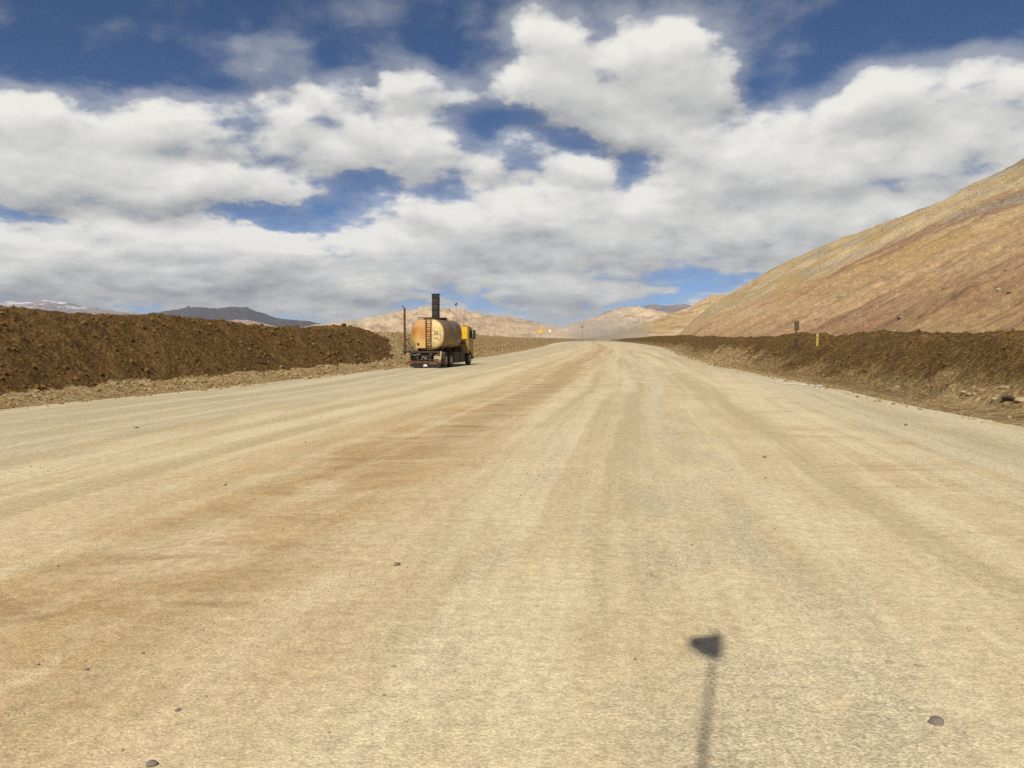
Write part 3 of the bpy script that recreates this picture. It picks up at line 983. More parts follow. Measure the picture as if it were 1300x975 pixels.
# ------------------------------------------------------------------ mesh-part helpers
class MB:
    def __init__(self):
        self.bm = bmesh.new()

    def box(self, c, s, rot=None, bev=0.0):
        r = bmesh.ops.create_cube(self.bm, size=1.0)
        mt = Matrix.Translation(c) @ (rot.to_4x4() if rot is not None else Matrix.Identity(4)) @ Matrix.Diagonal((*s, 1))
        bmesh.ops.transform(self.bm, matrix=mt, verts=r['verts'])
        if bev:
            ed = list({e for v in r['verts'] for e in v.link_edges})
            bmesh.ops.bevel(self.bm, geom=ed, offset=bev, segments=2, affect='EDGES', profile=0.6)
        return self

    def bar(self, a, b, r, seg=10, r2=None):
        a, b = Vector(a), Vector(b)
        d = b - a
        q = d.to_track_quat('Z', 'Y').to_matrix().to_4x4()
        bmesh.ops.create_cone(self.bm, cap_ends=True, segments=seg, radius1=r, radius2=r if r2 is None else r2, depth=d.length,
                              matrix=Matrix.Translation((a + b) / 2) @ q)
        return self

    def beam(self, a, b, w, h=None):
        a, b = Vector(a), Vector(b)
        d = b - a
        q = d.to_track_quat('Z', 'Y').to_matrix()
        return self.box((a + b) / 2, (w, h or w, d.length), q)

    def poly(self, pts, thick, axis=(0, 1, 0)):
        ax = Vector(axis) * thick
        v1 = [self.bm.verts.new(p) for p in pts]
        v2 = [self.bm.verts.new(Vector(p) + ax) for p in pts]
        self.bm.faces.new(v1)
        self.bm.faces.new(v2[::-1])
        n = len(pts)
        for i in range(n):
            self.bm.faces.new((v1[i], v2[i], v2[(i + 1) % n], v1[(i + 1) % n]))
        return self

    def lathe_x(self, c, prof, seg=28):
        """profile (x offset, radius) turned round the X axis"""
        rings = []
        for x, r in prof:
            ring = [self.bm.verts.new((c[0] + x, c[1] + r * math.cos(2 * math.pi * i / seg), c[2] + r * math.sin(2 * math.pi * i / seg))) for i in range(seg)]
            rings.append(ring)
        for r1, r2 in zip(rings, rings[1:]):
            for i in range(seg):
                self.bm.faces.new((r1[i], r1[(i + 1) % seg], r2[(i + 1) % seg], r2[i]))
        self.bm.faces.new(rings[0][::-1])
        self.bm.faces.new(rings[-1])
        return self

    def build(self, name, mat, parent=None, smooth=False, **props):
        bmesh.ops.recalc_face_normals(self.bm, faces=self.bm.faces)
        me = bpy.data.meshes.new(name)
        self.bm.to_mesh(me)
        self.bm.free()
        if smooth:
            me.polygons.foreach_set('use_smooth', np.full(len(me.polygons), True))
            try:
                me.set_sharp_from_angle(angle=R(38))
            except Exception:
                pass
        me.materials.append(mat)
        return link(name, me, parent, **props)


def thing(name, loc, rz=0.0, **props):
    o = bpy.data.objects.new(name, None)
    COL.objects.link(o)
    o.location = loc
    o.rotation_euler = (0, 0, rz)
    for k, v in props.items():
        o[k] = v
    return o


# truck materials
DUST = (0.40, 0.285, 0.15, 1)
M['yellow'] = simple('yellow_paint', (0.78, 0.47, 0.015), 0.5, dust=0.12, dustc=DUST, var=0.08)
M['yellowdusty'] = simple('dusty_yellow_paint', (0.38, 0.25, 0.06), 0.7, dust=0.55, dustc=DUST, var=0.15)
M['black'] = simple('black_steel', (0.022, 0.020, 0.018), 0.6, dust=0.15, dustc=(0.16, 0.11, 0.06, 1), var=0.3)
M['chassis'] = simple('dusty_chassis', (0.034, 0.027, 0.020), 0.8, dust=0.45, dustc=(0.22, 0.155, 0.085, 1), scale=5)
M['rust'] = simple('rusty_steel', (0.115, 0.045, 0.020), 0.85, dust=0.2, dustc=(0.25, 0.14, 0.06, 1), scale=6)
M['rubber'] = simple('dusty_rubber', (0.024, 0.021, 0.018), 0.9, dust=0.35, dustc=(0.17, 0.125, 0.075, 1), scale=5)
M['cream'] = simple('cream_sheet', (0.50, 0.38, 0.20), 0.75, dust=0.3, dustc=DUST, scale=3)
M['greymetal'] = simple('grey_metal', (0.32, 0.30, 0.28), 0.45, metal=0.4, dust=0.2, dustc=DUST)
M['glass'] = simple('dark_glass', (0.015, 0.018, 0.02), 0.12, spec=0.6, var=0.1, dust=0.12, dustc=(0.12, 0.09, 0.06, 1))
M['white'] = simple('white_plate', (0.75, 0.74, 0.70), 0.5, var=0.05)
M['red'] = simple('red_marker', (0.26, 0.075, 0.045), 0.5, dust=0.2, dustc=DUST, var=0.15)
M['ink'] = simple('black_lettering', (0.035, 0.028, 0.018), 0.7, var=0.1)
M['orange'] = simple('orange_flag_cloth', (0.72, 0.17, 0.03), 0.85, var=0.1)
M['tread_wood'] = simple('weathered_wood', (0.13, 0.085, 0.045), 0.9, var=0.3, scale=8)
M['signback'] = simple('brown_board', (0.125, 0.080, 0.038), 0.85, var=0.25, scale=6)
M['signyellow'] = simple('yellow_sign_face', (0.80, 0.50, 0.05), 0.6, var=0.05)
M['marker'] = simple('faded_yellow_post', (0.52, 0.37, 0.05), 0.75, dust=0.1, dustc=DUST)
M['lime'] = simple('lime_powder', (0.80, 0.76, 0.66), 0.95, var=0.12, scale=5)


def mat_tank():
    m, T, b = new_mat('rust_stained_cream_tank', 0.6, 0.3)
    tcn = T.new('ShaderNodeTexCoord')
    p = tcn.outputs['Object']
    x, y, z = T.xyz(p)[:3]
    n = T.noise(T.map(p, sc=(1, 1, 0.45)), 2.2, 7, 0.65, 0.5)
    drip = T.noise(T.map(p, sc=(3.5, 3.5, 0.35)), 2.4, 5, 0.6)
    cream = (0.74, 0.59, 0.27, 1)
    rust = (0.56, 0.255, 0.065, 1)
    deep = (0.30, 0.105, 0.03, 1)
    side = (0.17, 0.115, 0.072, 1)
    left = T.rng(T.add(x, T.mul(T.sub(n, 0.5), 0.9)), 0.05, 0.50, 1.0, 0.0, smooth=True)
    col = T.mix(left, cream, rust)
    col = T.mix(T.mul(T.rng(drip, 0.45, 0.68, smooth=True), T.mul(left, 0.6)), col, (0.62, 0.36, 0.11, 1))
    col = T.mix(T.mul(T.rng(n, 0.55, 0.7, smooth=True), T.mul(left, 0.6)), col, deep)
    col = T.mix(T.mul(T.rng(T.noise(T.map(p, sc=(2, 2, 1.2)), 4.0, 6, 0.7), 0.48, 0.64, smooth=True), 0.6), col, (0.42, 0.23, 0.08, 1))
    col = T.mix(T.mul(T.rng(x, -0.7, -0.95, smooth=True), 0.55), col, (0.40, 0.15, 0.03, 1))
    lowgold = T.mul(T.rng(T.add(z, T.mul(T.sub(n, 0.5), 1.2)), 2.5, 1.9, smooth=True), T.mul(left, 0.75))
    col = T.mix(lowgold, col, (0.64, 0.45, 0.16, 1))
    peach = T.mul(T.rng(T.add(z, T.mul(T.sub(n, 0.5), 0.8)), 2.75, 3.15, smooth=True), T.mul(left, 0.7))
    col = T.mix(peach, col, (0.70, 0.42, 0.21, 1))
    # barrel of the tank is dusty brown, streaked, and darker than the rear head
    brl = T.rng(y, 0.62, 0.70, smooth=True)
    sd = T.mix(T.rng(drip, 0.4, 0.65, smooth=True), side, (0.23, 0.165, 0.095, 1))
    sd = T.mix(T.rng(z, 2.3, 1.7, 0.0, 0.7, smooth=True), sd, (0.30, 0.23, 0.11, 1))
    col = T.mix(brl, col, sd)
    T.l.new(col, b.inputs['Base Color'])
    bump(T, b, n, 0.3, 0.02)
    return m


M['tank'] = mat_tank()


# ------------------------------------------------------------------ water tanker truck
def build_truck():
    HD = R(12.4)
    t = thing('tanker_truck', (-6.20, 57.24, 0.0), -HD, category='truck',
              label='yellow tanker truck with rust stained cream tank, on the road beside the left bank')
    ZC, A, B = 2.42, 1.21, 1.10      # tank centre height and half axes

    def sup(a, ex=2.5):
        c, s = math.cos(a), math.sin(a)
        return (math.copysign(abs(c) ** (2 / ex), c), math.copysign(abs(s) ** (2 / ex), s))
    bm = bmesh.new()
    seg = 56
    rings = []
    for (y, k) in [(0.40, 0.0), (0.41, 0.35), (0.44, 0.66), (0.50, 0.86), (0.58, 0.965), (0.66, 1.0), (2.0, 1.0), (2.03, 1.012), (2.07, 1.012), (2.10, 1.0), (3.9, 1.0), (3.93, 1.012), (3.97, 1.012), (4.0, 1.0),
                   (5.35, 1.0), (5.48, 0.97), (5.58, 0.86), (5.66, 0.62), (5.70, 0.3), (5.70, 0.0)]:
        if k == 0:
            rings.append([bm.verts.new((0, y, ZC))])
            continue
        rings.append([bm.verts.new((sup(2 * math.pi * i / seg)[0] * A * k, y, ZC + sup(2 * math.pi * i / seg)[1] * B * k)) for i in range(seg)])
    for r1, r2 in zip(rings, rings[1:]):
        for i in range(seg):
            j = (i + 1) % seg
            if len(r1) == 1:
                bm.faces.new((r1[0], r2[i], r2[j]))
            elif len(r2) == 1:
                bm.faces.new((r1[i], r2[0], r1[j]))
            else:
                bm.faces.new((r1[i], r2[i], r2[j], r1[j]))
    mb = MB()
    mb.bm.free()
    mb.bm = bm
    tank = mb.build('tank', M['tank'], t, smooth=True, label='rust stained cream water tank')
    # rear rim
    mb = MB()
    pts = [Vector((sup(2 * math.pi * i / 40)[0] * A * 1.005, 0.63, ZC + sup(2 * math.pi * i / 40)[1] * B * 1.005)) for i in range(40)]
    for i in range(40):
        mb.bar(pts[i], pts[(i + 1) % 40], 0.022, 6)
    mb.build('rear_rim', M['yellowdusty'], tank)
    # riveted cover sheet on the left of the rear head
    mb = MB().box((-0.42, 0.385, 2.42), (0.70, 0.03, 1.98), bev=0.01)
    mb.box((-0.79, 0.36, 2.42), (0.05, 0.05, 2.0)).box((-0.06, 0.36, 2.42), (0.04, 0.04, 2.0))
    sheet = mb.build('cover_sheet', M['tank'], tank)
    # drain flange
    MB().bar((-0.62, 0.36, 1.72), (-0.62, 0.30, 1.72), 0.09, 14).build('drain_flange', M['rust'], tank)
    # the fleet number
    cu = bpy.data.curves.new('fleet_number', 'FONT')
    cu.body = '26'
    cu.size = 0.44
    cu.extrude = 0.004
    cu.align_x = 'CENTER'
    cu.align_y = 'CENTER'
    tmp = bpy.data.objects.new('tmp_number', cu)
    COL.objects.link(tmp)
    dg = bpy.context.evaluated_depsgraph_get()
    me = bpy.data.meshes.new_from_object(tmp.evaluated_get(dg))
    bpy.data.objects.remove(tmp)
    me.materials.clear()
    me.materials.append(M['ink'])
    # the head bulges, so bring the number flush on a slightly raised plate
    fn = link('fleet_number', me, tank)
    fn.location = (0.70, 0.408, 2.50)
    fn.scale = (0.85, 1.0, 1.0)
    fn.rotation_euler = (math.pi / 2, 0, 0)
    MB().box((0.72, 0.445, 2.40), (0.56, 0.05, 0.72), bev=0.015).build('number_plate_panel', M['tank'], tank)
    mb = MB()
    for i in range(8):
        mb.box((0.52 + i * 0.052, 0.415, 2.15), (0.038, 0.012, 0.05))
    mb.build('small_lettering', M['ink'], tank)
    # ladder up the rear
    mb = MB()
    for x in (-0.02, 0.34):
        mb.bar((x, 0.27, 1.30), (x, 0.27, 3.50), 0.028, 8)
        mb.bar((x, 0.27, 3.50), (x, 0.75, 3.62), 0.028, 8)
        mb.bar((x, 0.27, 1.5), (x, 0.42, 1.5), 0.02, 6)
    for k in range(7):
        z = 1.45 + k * 0.32
        mb.bar((-0.02, 0.27, z), (0.34, 0.27, z), 0.024, 8)
    mb.bar((0.0, 0.25, 1.45), (0.32, 0.25, 2.41), 0.018, 6)
    mb.build('ladder', M['rust'], t)
    # railing and walkway on the tank top
    mb = MB().box((0, 2.6, 3.56), (0.6, 4.2, 0.05))
    for x in (-0.75, 0.55):
        mb.bar((x, 0.65, 3.62), (x, 1.6, 3.64), 0.022, 6)
        for y in (0.65, 1.1, 1.6):
            mb.bar((x, y, 3.35), (x, y, 3.64), 0.02, 6)
    mb.bar((-0.75, 0.65, 3.62), (0.55, 0.65, 3.62), 0.022, 6)
    mb.build('walkway', M['rust'], t)
    MB().bar((0.0, 4.3, 3.45), (0.0, 4.3, 3.66), 0.30, 20).bar((0, 4.3, 3.66), (0, 4.3, 3.70), 0.33, 20).build('manhole', M['rust'], t)
    # tall black filling column
    mb = MB().box((0.17, 2.05, 4.40), (0.50, 0.34, 1.90), bev=0.02)
    for k in range(4):
        mb.box((0.17, 2.05, 3.75 + k * 0.44), (0.54, 0.38, 0.045))
    mb.box((0.17, 2.05, 5.36), (0.56, 0.40, 0.05))
    col = mb.build('filling_column', M['black'], t)
    mb = MB()
    for z in (3.98, 4.42, 4.86):
        MB().box((0.17, 1.875, z), (0.34, 0.02, 0.24), bev=0.008).build('inspection_plate', M['chassis'], col)
    MB().bar((0.45, 1.95, 3.6), (0.45, 1.95, 4.95), 0.025, 8).bar((0.45, 1.95, 4.95), (0.57, 1.95, 4.8), 0.02, 6).build('hose_pipe', M['black'], col)
    # hinged mast at the rear left
    mb = MB().beam((-1.58, 0.2, 0.95), (-1.58, 0.2, 4.28), 0.12, 0.12)
    mb.bar((-1.58, 0.2, 4.28), (-1.70, 0.2, 4.42), 0.035, 8).bar((-1.70, 0.2, 4.42), (-1.82, 0.2, 4.44), 0.03, 8)
    for z in (1.6, 2.3, 3.1, 3.7):
        mb.box((-1.58, 0.2, z), (0.15, 0.15, 0.05))
    mast = mb.build('mast', M['rust'], t)
    mb = MB().box((-1.86, 0.2, 3.22), (0.20, 0.12, 0.17), bev=0.03).bar((-1.80, 0.2, 3.16), (-1.58, 0.2, 3.14), 0.018, 6)
    mb.build('work_lamp', M['cream'], mast)
    mb = MB().bar((-1.56, 0.2, 2.20), (-0.88, 0.2, 1.22), 0.030, 8).bar((-1.56, 0.2, 1.74), (-1.05, 0.2, 1.22), 0.026, 8)
    mb.bar((-1.56, 0.2, 1.55), (-1.20, 0.2, 1.20), 0.026, 8)
    mb.build('mast_brace', M['black'], mast)
    # rear frame, pump gear and bumper
    mb = MB().box((-0.35, 0.35, 1.16), (2.7, 0.35, 0.12)).box((-1.45, 0.25, 1.17), (0.5, 0.5, 0.08))
    for x in (-1.15, -0.62, 0.28):
        mb.box((x, 0.30, 0.80), (0.13, 0.12, 0.66))
    mb.box((0.35, 0.9, 1.02), (0.12, 1.2, 0.30)).box((-0.45, 0.9, 1.02), (0.12, 1.2, 0.30))
    mb.box((-1.50, 0.2, 0.36), (0.42, 0.14, 0.07))
    mb.build('rear_frame', M['chassis'], t)
    mb = MB().bar((-0.98, 0.55, 0.85), (-0.70, 0.55, 0.85), 0.22, 16).bar((-0.40, 0.5, 0.78), (0.10, 0.5, 0.78), 0.20, 16)
    mb.bar((-0.35, 0.30, 0.62), (-0.15, 0.30, 0.95), 0.035, 8).bar((-0.15, 0.30, 0.95), (0.12, 0.30, 0.70), 0.035, 8)
    mb.bar((-1.0, 0.28, 0.55), (0.9, 0.28, 0.60), 0.045, 8).box((-0.1, 0.42, 1.0), (0.5, 0.1, 0.14))
    mb.build('pump', M['chassis'], t)
    mb = MB().bar((-1.0, 0.22, 0.92), (-0.4, 0.22, 1.02), 0.022, 8).bar((-0.42, 0.20, 0.56), (-0.18, 0.20, 0.80), 0.022, 8).bar((-0.18, 0.2, 0.80), (0.05, 0.2, 0.62), 0.022, 8)
    mb.build('water_pipe', M['greymetal'], t)
    mb = MB().box((-0.02, 0.12, 0.41), (2.46, 0.14, 0.16), bev=0.02)
    bumper = mb.build('rear_bumper', M['rust'], t)
    for i in range(5):
        MB().box((-1.0 + i * 0.5, 0.043, 0.42), (0.22, 0.012, 0.06)).build('reflector', M['red'], bumper)
    MB().box((0.0, 0.10, 0.20), (2.3, 0.05, 0.22)).build('mud_guard_board', M['rubber'], t)
    pl = MB().poly([(-0.17, 0.055, 0.13), (0.17, 0.055, 0.13), (0.13, 0.055, 0.20), (0.10, 0.055, 0.27), (-0.10, 0.055, 0.27), (-0.13, 0.055, 0.20)], 0.012)
    pl.build('licence_plate', M['white'], t)
    for x in (-1.12, 1.05):
        MB().box((x, 0.045, 0.52), (0.26, 0.05, 0.10), bev=0.012).build('tail_light', M['red'], t)
    # cream mud flap / tool locker ahead of the right rear wheels
    mb = MB().poly([(0.52, 0.42, 0.50), (1.05, 0.42, 0.50), (1.12, 0.42, 1.18), (0.98, 0.42, 1.22), (0.86, 0.42, 1.02), (0.52, 0.42, 0.96)], 0.05)
    mb.build('tool_locker', M['cream'], t)
    # chassis rails, side boxes
    mb = MB()
    for x in (-0.42, 0.42):
        mb.box((x, 4.2, 0.98), (0.09, 8.0, 0.26))
    for y in (1.0, 2.2, 3.4, 4.6, 5.8):
        mb.box((0, y, 0.98), (0.8, 0.1, 0.2))
    for y in (1.3, 3.0, 4.9):
        mb.box((0, y, 1.28), (1.9, 0.14, 0.36))
    mb.build('chassis', M['chassis'], t)
    for s in (-1, 1):
        mb = MB().box((s * 0.95, 3.95, 0.70), (0.50, 1.55, 0.84), bev=0.05).box((s * 0.95, 5.55, 0.68), (0.50, 1.35, 0.80), bev=0.05)
        mb.build('fuel_tank', M['chassis'], t)
        # mudguards over the tandem
        mb = MB()
        for yc in (1.15, 2.50):
            for k in range(9):
                a0, a1 = math.pi * k / 9, math.pi * (k + 1) / 9
                p0 = Vector((s * 0.97, yc + 0.60 * math.cos(a0), 0.53 + 0.60 * math.sin(a0)))
                p1 = Vector((s * 0.97, yc + 0.60 * math.cos(a1), 0.53 + 0.60 * math.sin(a1)))
                mb.beam(p0, p1, 0.56 if abs((p1 - p0).z) < abs((p1 - p0).y) else 0.56, 0.02)
        mb.bm.free()
        mb = MB()
        for yc in (1.15, 2.50):
            pr = []
            for k in range(11):
                a = math.pi * (0.06 + 0.88 * k / 10)
                pr.append((yc + 0.61 * math.cos(a), 0.53 + 0.61 * math.sin(a)))
            for rr_ in (0,):
                v0 = [mb.bm.verts.new((s * 0.70, y_, z_)) for y_, z_ in pr]
                v1 = [mb.bm.verts.new((s * 1.25, y_, z_)) for y_, z_ in pr]
                v2 = [mb.bm.verts.new((s * 1.25, yc + (y_ - yc) * 0.955, 0.53 + (z_ - 0.53) * 0.955)) for y_, z_ in pr]
                v3 = [mb.bm.verts.new((s * 0.70, yc + (y_ - yc) * 0.955, 0.53 + (z_ - 0.53) * 0.955)) for y_, z_ in pr]
                for k in range(10):
                    mb.bm.faces.new((v0[k], v1[k], v1[k + 1], v0[k + 1]))
                    mb.bm.faces.new((v1[k], v2[k], v2[k + 1], v1[k + 1]))
                    mb.bm.faces.new((v2[k], v3[k], v3[k + 1], v2[k + 1]))
                    mb.bm.faces.new((v3[k], v0[k], v0[k + 1], v3[k + 1]))
                mb.bm.faces.new((v0[0], v1[0], v2[0], v3[0]))
                mb.bm.faces.new((v0[10], v1[10], v2[10], v3[10]))
        mb.build('mudguard', M['chassis'], t)

    # wheels
    def wheel(x, y, w, s):
        r = 0.53
        wt = bpy.data.objects.new('wheel', None)
        COL.objects.link(wt)
        wt.parent = t
        wt.location = (x, y, r)
        h = w / 2
        prof = [(-h * .55, 0.30), (-h * .8, 0.33), (-h, 0.40), (-h, 0.47), (-h * .82, 0.52), (-h * .5, r), (-h * .42, r - .02), (-h * .34, r), (h * .34, r), (h * .42, r - .02), (h * .5, r), (h * .82, 0.52), (h, 0.47), (h, 0.40), (h * .8, 0.33), (h * .55, 0.30)]
        MB().lathe_x((0, 0, 0), prof, 36).build('tyre', M['rubber'], wt, smooth=True)
        o = h * s
        rp_ = sorted([(o * .1, 0.29), (o * .95, 0.295), (o * .93, 0.26), (o * .55, 0.22), (o * .60, 0.13), (o * .95, 0.11), (o * 1.02, 0.05)], key=lambda q: 0)
        mb = MB().lathe_x((0, 0, 0), rp_, 28)
        for k in range(8):
            a = 2 * math.pi * k / 8
            mb.bar((o * .58, 0.17 * math.cos(a), 0.17 * math.sin(a)), (o * .70, 0.17 * math.cos(a), 0.17 * math.sin(a)), 0.018, 6)
        mb.build('rim', M['greymetal'], wt, smooth=True)
    for s in (-1, 1):
        for y in (1.15, 2.50):
            wheel(s * 1.08, y, 0.29, s)
            wheel(s * 0.76, y, 0.29, s)
        wheel(s * 1.07, 7.59, 0.30, s)
    for y in (1.15, 2.5, 7.59):
        MB().bar((-0.95, y, 0.53), (0.95, y, 0.53), 0.09, 10).build('axle', M['chassis'], t)
    # cab: rounded body
    mb = MB()
    pr = [(6.95, 0.95), (6.93, 3.02), (7.35, 3.10), (8.25, 3.04), (8.55, 2.80), (8.88, 1.95), (8.92, 0.62), (8.45, 0.62), (8.35, 0.95), (8.10, 1.16), (7.75, 1.24), (7.40, 1.16), (7.15, 0.95)]
    mb.poly([(-1.22, a, b) for a, b in pr], 2.44, (1, 0, 0))
    bmesh.ops.bevel(mb.bm, geom=[e for e in mb.bm.edges if abs(e.verts[0].co.x - e.verts[1].co.x) < 0.01 and e.calc_length() > 0.3], offset=0.06, segments=2, affect='EDGES')
    cab = mb.build('cab', M['yellowdusty'], t, smooth=True, label='dusty yellow cab')
    MB().box((0, 6.90, 2.56), (2.30, 0.04, 0.95), bev=0.015).build('rear_wall_panel', M['yellow'], cab, label='bright yellow back wall of the cab')
    mb = MB()
    for k in range(5):
        mb.box((0.62, 6.915, 1.72 + k * 0.09), (0.9, 0.03, 0.045))
    mb.build('rear_grille', M['chassis'], cab)
    for s in (-1, 1):
        door = MB().box((s * 1.225, 7.75, 2.02), (0.03, 1.10, 1.55), bev=0.02).build('door', M['yellowdusty'], cab)
        MB().box((s * 1.243, 7.75, 2.46), (0.012, 0.95, 0.60), bev=0.005).build('door_window', M['glass'], door)
        MB().box((s * 1.255, 7.35, 1.95), (0.03, 0.16, 0.035)).build('door_handle', M['black'], door)
        mb = MB().bar((s * 1.22, 8.35, 2.78), (s * 1.36, 8.45, 2.74), 0.018, 6).bar((s * 1.22, 8.35, 2.15), (s * 1.36, 8.45, 2.15), 0.018, 6)
        mb.box((s * 1.40, 8.45, 2.42), (0.22, 0.10, 0.74), bev=0.03)
        mb.build('mirror', M['black'], cab)
        MB().box((s * 1.0, 8.93, 0.80), (0.36, 0.06, 0.20), bev=0.02).build('headlight', M['white'], cab)
        MB().box((s * 1.12, 7.10, 0.62), (0.24, 0.45, 0.30), bev=0.02).build('step', M['chassis'], cab)
    CABFIX = cab
    # windscreen follows the slope of the front
    q = Vector((0, 8.88 - 8.55, 1.95 - 2.80)).to_track_quat('Z', 'X').to_matrix()
    mb = MB()
    a, b_ = Vector((0, 8.60, 2.74)), Vector((0, 8.885, 2.02))
    nrm = Vector((0, 0.85, 0.33)).normalized() * 0.012
    vs = [Vector((-1.08, a.y, a.z)), Vector((1.08, a.y, a.z)), Vector((1.08, b_.y, b_.z)), Vector((-1.08, b_.y, b_.z))]
    mb.poly([v + nrm * 0.5 for v in vs], 0.012, (0, 0.93, 0.36))
    mb.build('windscreen', M['glass'], cab)
    MB().box((0, 8.93, 0.62), (2.45, 0.16, 0.30), bev=0.04).build('front_bumper', M['chassis'], cab)
    MB().box((0, 8.93, 1.35), (1.5, 0.03, 0.7), bev=0.01).build('grille', M['black'], cab)
    # the cab is a short day cab: pull everything forward of its back wall together
    ky = 0.80
    cab.matrix_local = Matrix.Translation((0.05, 6.95 * (1 - ky), 0)) @ Matrix.Diagonal((1, ky, 1, 1))
    MB().bar((0.95, 6.98, 3.06), (0.95, 6.98, 3.18), 0.06, 12).build('roof_beacon', M['orange'], cab)
    # whip with its little flag on the cab roof
    wh = MB().bar((0.27, 7.0, 3.0), (0.27, 7.0, 4.95), 0.012, 6).build('whip_aerial', M['black'], t)
    MB().poly([(0.27, 7.0, 4.90), (0.27, 7.0, 4.66), (0.12, 7.01, 4.86)], 0.008).poly([(0.27, 7.02, 4.95), (0.27, 7.02, 4.72), (0.40, 7.01, 4.90)], 0.008).build('pennant', M['chassis'], wh)
    # air filter and pipes between tank and cab
    mb = MB().bar((-0.75, 6.4, 1.1), (-0.75, 6.4, 3.0), 0.13, 16).bar((-0.75, 6.4, 3.0), (-0.75, 6.4, 3.25), 0.16, 16)
    mb.build('air_intake', M['black'], t)
    MB().bar((0.7, 6.3, 0.9), (0.7, 6.3, 1.5), 0.24, 18).build('air_tank', M['chassis'], t)
    return t


build_truck()

# ------------------------------------------------------------------ signs and markers
def ground_on(bank, x, y):
    o, X, Y, Z, fr, U = bank
    i = np.argmin((X - x) ** 2 + (Y - y) ** 2)
    return float(Z.ravel()[i])


# brown board on a post, right bank
bx, by = (1010 - 650) / F * 51.5, 51.5
gz = ground_on(bankR, bx, by)
sg = thing('board_sign', (bx, by, gz), 0.1, category='sign', label='small dark brown board on a post on top of the right bank')
top = CAM_H + (HOR - 408) / F * by - gz
MB().beam((0, 0, -0.3), (0, 0, top - 0.1), 0.07).build('post', M['tread_wood'], sg)
MB().box((0, -0.06, top - 0.29), (0.33, 0.025, 0.56), bev=0.008).build('board', M['signback'], sg)
MB().bar((0.0, 0, -0.2), (0.0, 0, max(0.3, top - 1.15)), 0.11, 12, 0.08).build('post_sleeve', M['chassis'], sg)
# yellow marker post
mx, my = (1037 - 650) / F * 48, 48.0
gz = ground_on(bankR, mx, my)
mp = thing('marker_post', (mx, my, gz), 0.0, category='marker', label='faded yellow marker post in a dip of the right bank')
mtop = CAM_H + (HOR - 423.5) / F * my - gz
MB().box((0, 0, mtop / 2 - 0.1), (0.13, 0.05, mtop + 0.2), bev=0.01).build('post', M['marker'], mp)
MB().box((0, -0.03, mtop - 0.12), (0.135, 0.012, 0.10)).build('reflector', M['cream'], mp)
# thin stake
sx, sy = (984 - 650) / F * 49.5, 49.5
gz = ground_on(bankR, sx, sy)
stake = MB().beam((0, 0, -0.2), (0.02, 0, 0.95), 0.045).beam((-0.1, 0, 0.0), (0.12, 0.0, 0.06), 0.10, 0.10).build('stake', M['tread_wood'], None)
stake.location = (sx, sy, gz)
stake['category'] = 'stake'
stake['label'] = 'thin dark wooden stake standing at the foot of the right bank'

# far left: yellow warning board, white board, utility pole
def far_sign(name, cat, px, py, y, w, h, mat, label, rot45=False):
    x = (px - 650) / F * y
    z = CAM_H + (HOR - py) / F * y
    s = thing(name, (x, y, 0.0), 0.0, category=cat, label=label)
    MB().beam((0, 0.05, -0.2), (0, 0.05, z), 0.07).build('post', M['chassis'], s)
    r = Matrix.Rotation(R(45), 3, 'Y') if rot45 else None
    MB().box((0, -0.03, z), (w, 0.05, h), r, bev=0.01).build('board', mat, s)


far_sign('warning_sign', 'sign', 686, 420.5, 250, 1.15, 1.15, M['signyellow'], 'yellow diamond sign far off on the left bank', True)
far_sign('notice_sign', 'sign', 698, 420, 330, 0.9, 1.2, M['white'], 'white notice board far off beyond the yellow sign')
up = thing('utility_pole', ((739 - 650) / F * 700, 700, 0.0), 0.0, category='pole', label='tall pole with a forked top at the far end of the road')
MB().bar((0, 0, -0.5), (0, 0, 12.5), 0.24, 8, 0.16).build('pole', M['tread_wood'], up)
MB().bar((0, 0, 12.0), (-1.5, 0, 14.6), 0.20, 6).bar((0, 0, 12.0), (1.5, 0, 14.6), 0.20, 6).box((0, 0, 12.0), (1.6, .5, 1.3)).build('crossarm', M['tread_wood'], up)

# white lime streak at the right edge of the road
def streak(p0, p1, w, seed):
    rg = np.random.default_rng(seed)
    a, b = road_point(*p0), road_point(*p1)
    d = (b - a)
    Ln = np.linalg.norm(d)
    d = d / Ln
    nrm = np.array([-d[1], d[0], 0])
    k = 40
    t_ = np.linspace(0, 1, k)
    hw = w * np.sin(np.pi * t_) ** 0.6 * (0.7 + 0.5 * rg.random(k))
    c = a[None] + d[None] * (Ln * t_)[:, None]
    X = np.stack([c[:, 0] + nrm[0] * hw, c[:, 0], c[:, 0] - nrm[0] * hw], 1)
    Y = np.stack([c[:, 1] + nrm[1] * hw, c[:, 1], c[:, 1] - nrm[1] * hw], 1)
    Z = np.stack([0.012 + 0 * hw, 0.035 + 0 * hw, 0.012 + 0 * hw], 1)
    return X, Y, Z


for i, (p0, p1, w, lab) in enumerate([((994, 487.0), (1033, 489.5), 0.16, 'long white streak of lime powder at the right edge of the road'),
                                      ((1037, 489.3), (1049, 490.3), 0.12, 'short white streak of lime powder, the one nearer the camera'),
                                      ((983, 482.8), (996, 483.8), 0.06, 'faint thin white streak of lime powder, the farthest of the three')]):
    X, Y, Z = streak(p0, p1, w, i)
    link('lime_streak', grid_mesh('lime_streak', X, Y, Z, M['lime'], flip=True), category='lime', label=lab, group='lime streaks at the road edge')


